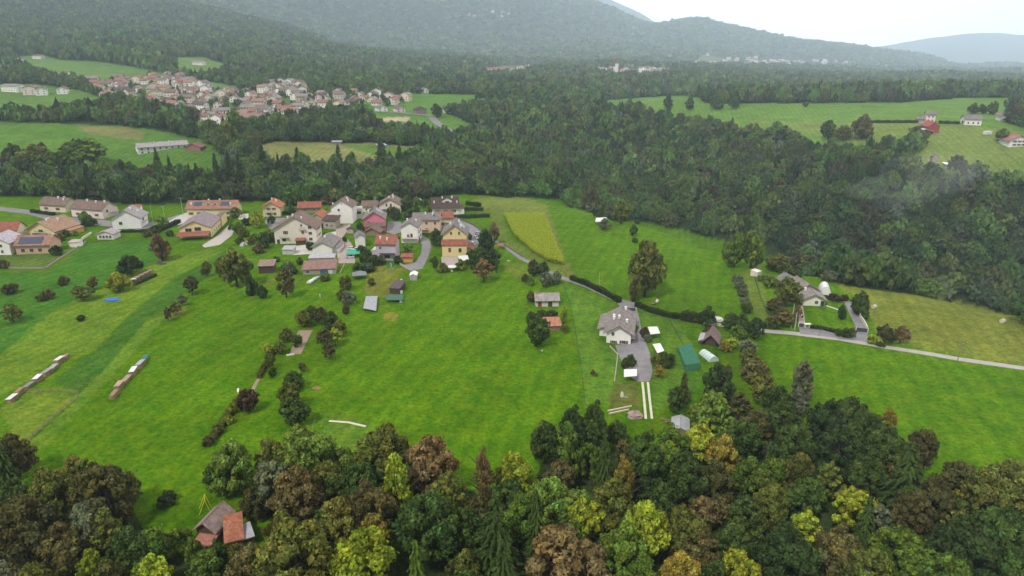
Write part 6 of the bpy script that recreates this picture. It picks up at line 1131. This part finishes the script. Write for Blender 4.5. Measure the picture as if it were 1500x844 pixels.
row((163,587), (216,523), 6, [(None,'bare timber stack at the near end of the right row'),((.40,.28,.2),'brown covered timber stack second in the right row'),((.33,.24,.18),'dull brown covered stack third in the right row'),((.68,.68,.70),'brightest white sheeted stack in the right row'),((.33,.36,.38),'grey sheeted stack next to the green end, right row'),((.04,.16,.10),'green sheeted stack at the far end of the right row')], 'wood stacks in the right row', 1.7)
def lump(px, py, w, l, h, m, name, label, cat, seed=1, ang=0.0):
    g_ = random.Random(seed); x, y = cast(px, py); mb = MB(); n_, k_ = 14, 6; V_ = []
    for j in range(k_+1):
        ph = j/k_*math.pi/2
        for i in range(n_):
            th = 2*math.pi*i/n_; q = 1+g_.uniform(-.14,.14)
            sx_ = math.copysign(abs(math.cos(th))**.7, math.cos(th)); sy_ = math.copysign(abs(math.sin(th))**.7, math.sin(th))
            V_.append((sx_*math.cos(ph)*w/2*q, sy_*math.cos(ph)*l/2*q, math.sin(ph)**.8*h*q-.1))
    F_ = [(j*n_+i, j*n_+(i+1) % n_, (j+1)*n_+(i+1) % n_, (j+1)*n_+i) for j in range(k_) for i in range(n_)]
    mb.add(V_, F_); o = mb.build(name, m); o.location = (x, y, z1(x,y)); o.rotation_euler = (0,0,ang)
    return tag(o, label, cat)
BLUE = mat('blue_tarpaulin', (.04,.16,.55), .45, .25, 1.2)
lump(164,440,6.5,2.6,1.0,BLUE,'blue_tarpaulin','bright blue tarpaulin heap below the yellow-green bush','tarpaulin',2)
lump(247,458,2.2,3.2,1.0,mat('orange_clay', (.42,.18,.09), .9, .3, 2),'clay_heap','small orange heap beside the thin orchard tree','heap',3)
lump(1051,470,4.6,2.4,1.8,CLOTH,'white_tarpaulin','bulky white tarpaulin heap behind the brown garden house','tarpaulin',4)
lump(1051,477,3.5,1.6,1.0,mat('planks', (.40,.32,.24), .9, .25, 2),'plank_pile','pale plank pile below the white tarpaulin heap','plank pile',14)
lump(930,610,4.6,3.2,1.7,mat('pinkish_tarpaulin', (.34,.24,.23), .8, .2, 1),'covered_heap','pinkish brown covered heap left of the wheel tracks','heap',5)
lump(464,569,2.8,2.0,.5,mat('bare_earth', (.25,.15,.09), .95, .3, 2),'earth_mound','small brown earth mound alone in the meadow','mound',6)
lump(911,581,1.1,1.0,1.7,WALLC,'pale_boulder','upright pale stone on the worn grass left of the tracks','boulder',7)
lump(916,582,1.9,.8,.5,mat('grey_stone', (.25,.25,.26), .9, .2, 2),'grey_stone','flat grey stone lying right of the upright pale one','stone',8)
lump(1089,594,3.0,2.0,.9,mat('bluish_sheet', (.45,.55,.60), .6, .1, 1),'blue_grey_cover','pale bluish cover between trees below the orchard','cover',9)
lump(1311,645,2.2,1.2,1.1,CLOTH,'white_cover','small white cover at the edge of the right meadow','cover',10)
lump(1083,592,1.2,1.2,.7,mat('rusty_scrap', (.3,.14,.08), .9, .3, 2),'rusty_heap','small rusty heap beside the bluish cover','heap',16)
lump(484,395,1.5,1.2,1.6,CONC,'roof_tarp','cream covered chimney-like bundle beside the patched barn','bundle',17) if False else None
for px, py, lab in [(1280,452,'round hay bale beside the curved drive wall'),(1468,473,'round hay bale alone in the mown field')]:
    x, y = cast(px, py); o = MB().tube((-.75,0,.8),(.75,0,.8),.85,.85,18).tube((-.4,0,.8),(-.36,0,.8),.87,.87,18).tube((.36,0,.8),(.4,0,.8),.87,.87,18).build('hay_bale', mat('wrapped_hay', (.52,.48,.38), .8, .15, 2)); o.location = (x, y, z1(x,y)); o.rotation_euler = (0,0,.5); tag(o, lab, 'hay bale', 'round hay bales')
def pole(px, pyb, pyt, label, r=.14, cross=True, m=WOODM, cat='pole'):
    x, y = cast(px, pyb); h = (pyb-pyt)/pxm(x, y, 3)/.93; t = thing('utility_pole', label, cat, (x, y, z1(x,y)), .3)
    MB().tube((0,0,-.5),(0,0,h),r,r*.65,8).build('shaft', m, t)
    if cross:
        MB().box(-.9,.9,-.06,.06,h-.5,h-.38).build('crossarm', m, t)
        for s_ in (-.8,0,.8): MB().tube((s_,0,h-.378),(s_,0,h-.2),.05,.03,6).build('insulator', WHITE, t)
    return Vector((x, y, z1(x,y)+h-.25))
PALEM = mat('pale_concrete_pole', (.46,.44,.40), .9, .1, 1)
T1 = pole(242,324,303,'shorter pale pole left of the long yellow house',.13,True,PALEM); T2 = pole(268.5,316,291,'taller pale pole left of the long yellow house',.14,True,PALEM)
T3 = pole(926.5,438,413,'brown pole in front of the huge meadow tree',.2,False)
T4 = pole(1158.5,481,446,'left pole of the pale pair by the lane bushes',.16,False,PALEM); T5 = pole(1164,483,458,'right and shorter pole of the pale pair by the lane bushes',.22,False,PALEM)
T6 = pole(1402.5,529,502,'lone brown pole beside the lane on the right',.14,True)
T7 = pole(1199,493,470,'thin dark lamp pole on the bungalow forecourt',.06,False,DARKM); T8 = pole(599.5,366,340,'thin white pole before the white gabled house',.07,False,PALEM)
T9 = pole(435,318,304,'short pale pole behind the big white house',.08,False,PALEM); T10 = pole(225,330,300,'thin pale pole right of the lone white house',.08,False,PALEM)
T11 = pole(778,392,372,'thin brown pole beside the lane below the corn',.12,False); T12 = pole(877.5,417,399,'faint thin pole in the upper meadow',.06,False,PALEM); T13 = pole(729,405,382,'dark thin pole right of the dark trees',.06,False,DARKM)
def wire(a, b, label, sag=1.2):
    mb = MB(); n_ = 10; P_ = [a.lerp(b, k/n_)-Vector((0,0,sag*4*(k/n_)*(1-k/n_))) for k in range(n_+1)]
    for p, q_ in zip(P_[:-1], P_[1:]): mb.tube(p-a, q_-a, .03, .03, 4)
    o = mb.build('power_line', DARKM); o.location = a; return tag(o, label, 'cable')
wire(T1, T2, 'sagging cable between the two pale poles left of the yellow house', 1.5)
wire(T2, T9, 'cable from the taller pale pole towards the red roofed back house', 3)
wire(T3, T11, 'cable across the meadow between the two brown poles', 3)
wire(T3, T4, 'cable from the meadow pole to the pale poles by the lane', 4)
wire(T4, T6, 'cable along the lane towards the lone brown pole', 5)
CARM = {}
def car(px, py, ang, col, label, van=False):
    x, y = cast(px, py); t = thing('parked_car', label, 'car', (x, y, z1(x,y)+.12), ang, 'parked cars'); pm = mat('car_paint', col, .3, .03, 1, spec=.5)
    if 'b' not in CARM:
        CARM['b'] = [(-.85,-2.1,.35),(.85,-2.1,.35),(.85,2.1,.35),(-.85,2.1,.35),(-.85,-2.15,.75),(.85,-2.15,.75),(.85,2.05,.85),(-.85,2.05,.85),(-.8,-1.1,.92),(.8,-1.1,.92),(.8,1.9,.95),(-.8,1.9,.95)]
    b = MB().add(CARM['b'], [(3,2,1,0),(0,1,5,4),(1,2,6,5),(2,3,7,6),(3,0,4,7),(4,5,9,8),(5,6,10,9),(6,7,11,10),(7,4,8,11),(8,9,10,11)]).build('body', pm, t)
    MB().add([(-.76,-1.05,.9),(.76,-1.05,.9),(.76,1.85,.92),(-.76,1.85,.92),(-.62,-.35,1.42),(.62,-.35,1.42),(.62,1.35,1.42),(-.62,1.35,1.42)], [(0,1,5,4),(1,2,6,5),(2,3,7,6),(3,0,4,7),(4,5,6,7)]).build('window_glass', GLASS, b)
    MB().box(-.63,.63,-.36,1.36,1.423,1.47).build('roof_panel', pm, b)
    for sx_ in (-.86,.86):
        for yy_ in (-1.35,1.3):
            w_ = MB().tube((sx_-.1,yy_,.33),(sx_+.1,yy_,.33),.33,.33,14).build('tyre', mat('rubber', (.03,.03,.03), .9, .1, 2), t); MB().tube((sx_-.11,yy_,.33),(sx_+.11,yy_,.33),.18,.18,10).build('rim', SHEET, w_)
    for sx_ in (-.6,.6): MB().box(sx_-.18,sx_+.18,-2.17,-2.13,.58,.72).build('headlight', FRAMEM, b)
    return t
car(693,359,.3,(.70,.70,.70),'white car parked on the yard right of the yellow house'); car(697,350,.5,(.25,.25,.27),'grey car behind the white one on the yard'); car(700,344,.6,(.32,.30,.30),'dull car furthest back on the asphalt yard')
car(516,366,1.4,(.70,.70,.68),'white car left of the pair below the little white building'); car(524,367,1.3,(.62,.62,.62),'pale car right of the pair below the little white building'); car(513,378,1.5,(.66,.66,.64),'white car half under the green canopy')
car(421,326,1.2,(.60,.61,.63),'silver car on the yard behind the big white house'); car(614,354,.1,(.16,.03,.03),'dark red car beside the white gabled house'); car(224,367,1.4,(.05,.055,.06),'dark car below the reddish tree, upper one'); car(236,387,1.5,(.12,.12,.13),'dark grey car below the reddish tree, lower one')
car(201,412,1.45,(.55,.56,.58),'pale small car at the lower end of the tile stack') if False else None
# long tile stack
a, b = cast(193,413), cast(222,398); ang = math.atan2(b[1]-a[1], b[0]-a[0]); L = math.dist(a, b)
t = thing('tile_stack', 'long low stack of brown roof tiles on pallets beside the dark shrub', 'tile stack', (a[0], a[1], z1(*a)), ang)
for k in range(9):
    x0 = L*k/9; MB().box(x0, x0+L/9-.25, -1.0, 1.0, .18, 1.05).build('tiles', roof_mat(RB if k % 2 else (.36,.22,.19)), t)
MB().box(0, L, -1.1, 1.1, .0, .15).build('pallet', WOODM, t)
x, y = cast(199,410); o = MB().box(-1,1,-.6,.6,0,1.0).box(-.9,.9,-.5,.5,1.003,1.12).build('covered_crate', CLOTH); o.location = (x, y-1.5, z1(x,y)); tag(o, 'white covered crate at the lower end of the tile stack', 'crate')
for px, py, sz, m_, nme, lab, cat in [(425.5,521,(2.6,.4,.5),CLOTH,'white_trough','white trough at the lower end of the soil bed','trough'),(462,464,(1.2,.5,1.6),CLOTH,'garden_board','white board standing above the soil bed','cupboard'),(349,574,(.4,2.4,.6),CLOTH,'white_board','long white board beside the dark red tree','board'),(588,430,(1.0,1.0,1.2),CLOTH,'water_tank','white water tank at the corner of the black timber shed','tank'),(587,443,(.9,.9,.8),CLOTH,'water_butt','white water butt below the dark net','tank'),(588,413,(.8,1.2,1.2),(mat('pale_timber',(.5,.42,.32),.8,.1,1)),'garden_cabinet','pale garden cabinet right of the black timber shed','cabinet'),(469,436,(.2,1.0,1.4),CLOTH,'white_post','slanting white post on the lawn left of the shrubs','post'),(662,398,(.9,.9,.75),CLOTH,'garden_table','white garden table beside the parasol','table'),(745,383,(1.4,.6,.4),CONC,'stone_bench','pale stone bench on the lawn near the lane','bench'),(1206,452,(2.2,.6,.5),mat('planter',(.1,.14,.12),.8,.2,2),'planter_box','dark planter in front of the bungalow','planter'),(1350,198,(5,2,1.6),CLOTH,'white_trailer','white trailer left of the open hay shed','trailer'),(1446,197,(6,3,2.5),CLOTH,'white_container','white container in the plateau meadow','container'),(693,505+0,(0,0,0),CLOTH,'x','x','x')]:  # the upright white panel above the soil bed is a plain garden board
    if nme == 'x': continue
    x, y = cast(px, py); w_, l_, h_ = sz; o = MB().box(-w_/2,w_/2,-l_/2,l_/2,.05,h_*.86).box(-w_/2-.05,w_/2+.05,-l_/2-.05,l_/2+.05,h_*.86+.003,h_).box(-w_*.42,-w_*.3,-l_*.4,l_*.4,-.05,.047).box(w_*.3,w_*.42,-l_*.4,l_*.4,-.05,.047).build(nme, m_); o.location = (x, y, z1(x,y)); o.rotation_euler = (0,0,.35); tag(o, lab, cat)
# covered boat / trailer on the lawn
a, b = cast(452,417), cast(467,407); ang = math.atan2(b[1]-a[1], b[0]-a[0]); t = thing('covered_trailer', 'long trailer under white and light blue covers on the lawn below the barn', 'trailer', (a[0], a[1], z1(*a)), ang); L = math.dist(a, b)
MB().prism([(-1,.5),(1,.5),(.9,1.2),(0,1.6),(-.9,1.2)], lambda a_,b_,z_: (b_, a_, z_), 0, L*.35).build('white_cover', CLOTH, t); MB().prism([(-1,.5),(1,.5),(.9,1.1),(0,1.5),(-.9,1.1)], lambda a_,b_,z_: (b_, a_, z_), L*.352, L*.7).build('blue_cover', mat('light_blue_cover', (.38,.55,.66), .6, .1, 1), t)
MB().box(L*.702, L, -.5, .5, .4, .9).build('drawbar_box', mat('pale_timber',(.5,.42,.32),.8,.1,1), t)
for s_ in (-1.05,1.05): MB().tube((L*.4,s_-.08,.3),(L*.4,s_+.08,.3),.32,.32,12).build('tyre', mat('rubber', (.03,.03,.03), .9, .1, 2), t)
# sprayer with white dish
x, y = cast(958,446); t = thing('sprayer_cart', 'small cart with white tank beyond the right hedge', 'cart', (x, y, z1(x,y)), .4)
MB().box(-1.4,1.2,-.5,.5,.45,.6).build('chassis', WOODM, t); MB().tube((1.2,0,.9),(1.7,0,1.9),.55,.62,14).build('tank', CLOTH, t)
for s_ in (-.6,.6): MB().tube((0,s_-.07,.35),(0,s_+.07,.35),.35,.35,12).build('wheel', mat('rubber', (.03,.03,.03), .9, .1, 2), t)
# parasol, slide, beams, swing frame
x, y = cast(662,397); t = thing('parasol', 'white parasol on the lawn below the yellow house', 'parasol', (x, y, z1(x,y)))
MB().tube((0,0,-.2),(0,0,2.6),.04,.04,6).build('pole', DARKM, t); MB().tube((0,0,2.2),(0,0,2.75),2.5,.1,8).build('canopy', CLOTH, t)
x, y = cast(573,391); t = thing('play_slide', 'blue slide with ladder in the garden of the lilac house', 'slide', (x, y, z1(x,y)), .2)
MB().add([(-.3,-1.6,.1),(.3,-1.6,.1),(.3,.3,1.7),(-.3,.3,1.7),(-.3,-1.6,.2),(.3,-1.6,.2),(.3,.3,1.8),(-.3,.3,1.8)], [(3,2,1,0),(4,5,6,7),(0,1,5,4),(1,2,6,5),(2,3,7,6),(3,0,4,7)]).build('chute', mat('blue_plastic', (.08,.25,.50), .4, .05, 1), t)
ld = MB(); [ld.tube((s_,.45,-.1),(s_,.35,2.2),.04,.04,5) for s_ in (-.3,.3)]; [ld.tube((-.3,.42,z_),(.3,.42,z_),.03,.03,5) for z_ in (.4,.8,1.2,1.6)]; ld.build('ladder', DARKM, t)
for k, (p0, p1, lab) in enumerate([((890,603),(925,596),'upper pale squared beam lying above the wood edge'),((892,607),(921,601),'lower pale squared beam lying above the wood edge')]):
    a, b = cast(*p0), cast(*p1); L = math.dist(a, b); o = MB().box(0, L, -.22, .22, 0, .4).box(-.001, L*.5, -.26, -.222, .05, .3).build('timber_beam', mat('pale_timber',(.5,.42,.32),.8,.1,1)); o.location = (a[0], a[1], z1(*a)); o.rotation_euler = (0,0,math.atan2(b[1]-a[1], b[0]-a[0])); tag(o, lab, 'beam', 'timber beams')
x, y = cast(303,752); t = thing('swing_frame', 'yellow pointed frame of poles behind the brown pavilion', 'swing frame', (x, y, z1(x,y)), .4); YM = mat('yellow_paint', (.62,.55,.06), .5, .05, 1)
for p_, q_ in (((-1.6,0,0),(0,0,3.6)),((.8,0,0),(0,0,3.6)),((-1.6,2.5,0),(0,2.5,3.6)),((.8,2.5,0),(0,2.5,3.6)),((0,0,3.6),(0,2.5,3.6))): MB().tube(p_, q_, .07, .07, 6).build('bar', YM, t)
# collapsed boards beside the shed
x, y = cast(976,618); t = thing('scrap_pile', 'pile of grey boards left of the collapsed shed', 'board pile', (x, y, z1(x,y)), .3)
for k in range(7): o = MB().box(-1.6,1.6,-.12,.12,0,.06).build('board', WOODM, t); o.location = (rnd.uniform(-.5,.5), rnd.uniform(-1,1), .1+k*.09); o.rotation_euler = (0, .08*k, rnd.uniform(-.6,.6))
x, y = cast(1052,505); t = thing('garden_tractor', 'small grey garden machine parked before the brown garden house', 'tractor', (x, y-1.5, z1(x,y-1.5)), .9)
MB().box(-.5,.5,-1.2,.1,.5,1.0).build('bonnet', SHEET, t); MB().box(-.3,.3,.3,.8,.7,.85).box(-.3,.3,.8,.88,.7,1.3).build('seat', DARKM, t); MB().box(-.45,.45,.1,.9,.4,.66).build('body', SHEET, t)
for s_ in (-.62,.62): MB().tube((s_-.1,.6,.42),(s_+.1,.6,.42),.42,.42,12).build('wheel', mat('rubber', (.03,.03,.03), .9, .1, 2), t); MB().tube((s_-.07,-.8,.28),(s_+.07,-.8,.28),.28,.28,12).build('wheel', mat('rubber', (.03,.03,.03), .9, .1, 2), t)
# potted shrub on the farmhouse lawn
tree_px(868,549,9,9,'B','shrub', label='tiny brownish bush on the farmhouse lawn', n=500, leaf=.16, group='free standing shrubs'); tree_px(873,551,8,6,'L','shrub', label='tiny pale bush on the farmhouse lawn', n=500, leaf=.16, group='free standing shrubs')
# person standing in the meadow
def skin(name, pts, edges, radii, m, parent=None, loc=(0,0,0)):
    me = bpy.data.meshes.new(name); me.from_pydata(pts, edges, []); me.materials.append(m); o = link(name, me, parent, loc)
    o.modifiers.new('skin', 'SKIN'); o.modifiers.new('sub', 'SUBSURF').levels = 1; o.modifiers['sub'].render_levels = 1; o.modifiers['skin'].use_smooth_shade = True
    if not me.skin_vertices: me.attributes  # created by the modifier
    return o, me, radii
x, y = cast(794, 518.5); z = z1(x, y); SK = mat('skin', (.45,.27,.19), .6, .05, 2)
BP = [(0,0,.95),(0,0,1.15),(0,.01,1.38),(0,0,1.50),(0,-.02,1.66),(.17,0,1.42),(.24,-.02,1.15),(.22,-.12,.90),(-.17,0,1.42),(-.24,-.02,1.15),(-.22,-.12,.90),(.10,0,.90),(.12,-.02,.50),(.12,.02,.08),(.12,-.14,.04),(-.10,0,.90),(-.12,-.05,.50),(-.12,.05,.08),(-.12,-.10,.04)]
BE = [(0,1),(1,2),(2,3),(3,4),(2,5),(5,6),(6,7),(2,8),(8,9),(9,10),(0,11),(11,12),(12,13),(13,14),(0,15),(15,16),(16,17),(17,18)]
BR = [.13,.13,.15,.055,.105,.06,.045,.035,.06,.045,.035,.09,.06,.045,.04,.09,.06,.045,.04]
def body(name, pts, edges, radii, m, parent=None):
    me = bpy.data.meshes.new(name); me.from_pydata(pts, edges, []); me.materials.append(m); o = link(name, me, parent)
    bpy.context.view_layer.objects.active = o; md = o.modifiers.new('skin', 'SKIN'); sv_ = me.skin_vertices[0].data if me.skin_vertices else None
    if sv_ is None:
        import bmesh as bm_; b_ = bm_.new(); b_.from_mesh(me); ly = b_.verts.layers.skin.verify(); b_.verts.ensure_lookup_table()
        for v_, r_ in zip(b_.verts, radii): v_[ly].radius = (r_, r_)
        b_.verts[0][ly].use_root = True; b_.to_mesh(me); b_.free()
    else:
        for d_, r_ in zip(sv_, radii): d_.radius = (r_, r_)
        sv_[0].use_root = True
    s_ = o.modifiers.new('sub', 'SUBSURF'); s_.levels = 1; s_.render_levels = 2; return o
pe = body('person', BP, BE, BR, SK); pe.location = (x, y, z); pe.rotation_euler = (0,0,.4); tag(pe, 'person in white shirt and dark trousers standing in the meadow', 'person')
sh = body('shirt', [BP[0],BP[1],BP[2],BP[5],BP[6],BP[8],BP[9]], [(0,1),(1,2),(2,3),(3,4),(2,5),(5,6)], [.16,.155,.175,.085,.065,.085,.065], CLOTH, pe)
tr_ = body('trousers', [(0,0,.98),BP[11],BP[12],(.12,.02,.12),BP[15],BP[16],(-.12,.05,.12)], [(0,1),(1,2),(2,3),(0,4),(4,5),(5,6)], [.15,.11,.085,.07,.11,.085,.07], DARKM, pe)
hr_ = body('hair', [(0,.02,1.70),(0,.04,1.60)], [(0,1)], [.115,.09], WOODD, pe)

# ------------------------------------------------------------------ labels that still coincide are told apart by their place
ORD = ['leftmost','second from left','third from left','fourth from left','fifth from left','sixth from left','seventh from left','eighth from left','ninth from left','tenth from left']
def split(lst, text):
    if len(lst) == 1: lst[0]['label'] = text; return
    lst.sort(key=lambda o: o.get('px', 0))
    if len(lst) > 9:
        lst.sort(key=lambda o: o.get('py', 0)); k = len(lst)//2
        split(lst[:k], text+', back'); split(lst[k:], text+', front'); return
    for i, o in enumerate(lst): o['label'] = text+', '+(ORD[i] if i < len(lst)-1 or len(lst) > 3 else 'rightmost')
D_ = {}
for o in PENDING: D_.setdefault(o['label'], []).append(o)
for k, l in D_.items():
    if len(l) > 1: split(l, k)
for o in PENDING:
    if len(o['label'].split()) > 16: o['label'] = o['label'].replace('in the ', 'in ').replace('of the ', 'of ').replace('at the ', 'at ')
for o in PENDING:
    for q in ('px', 'py', 'W'):
        if q in o: del o[q]
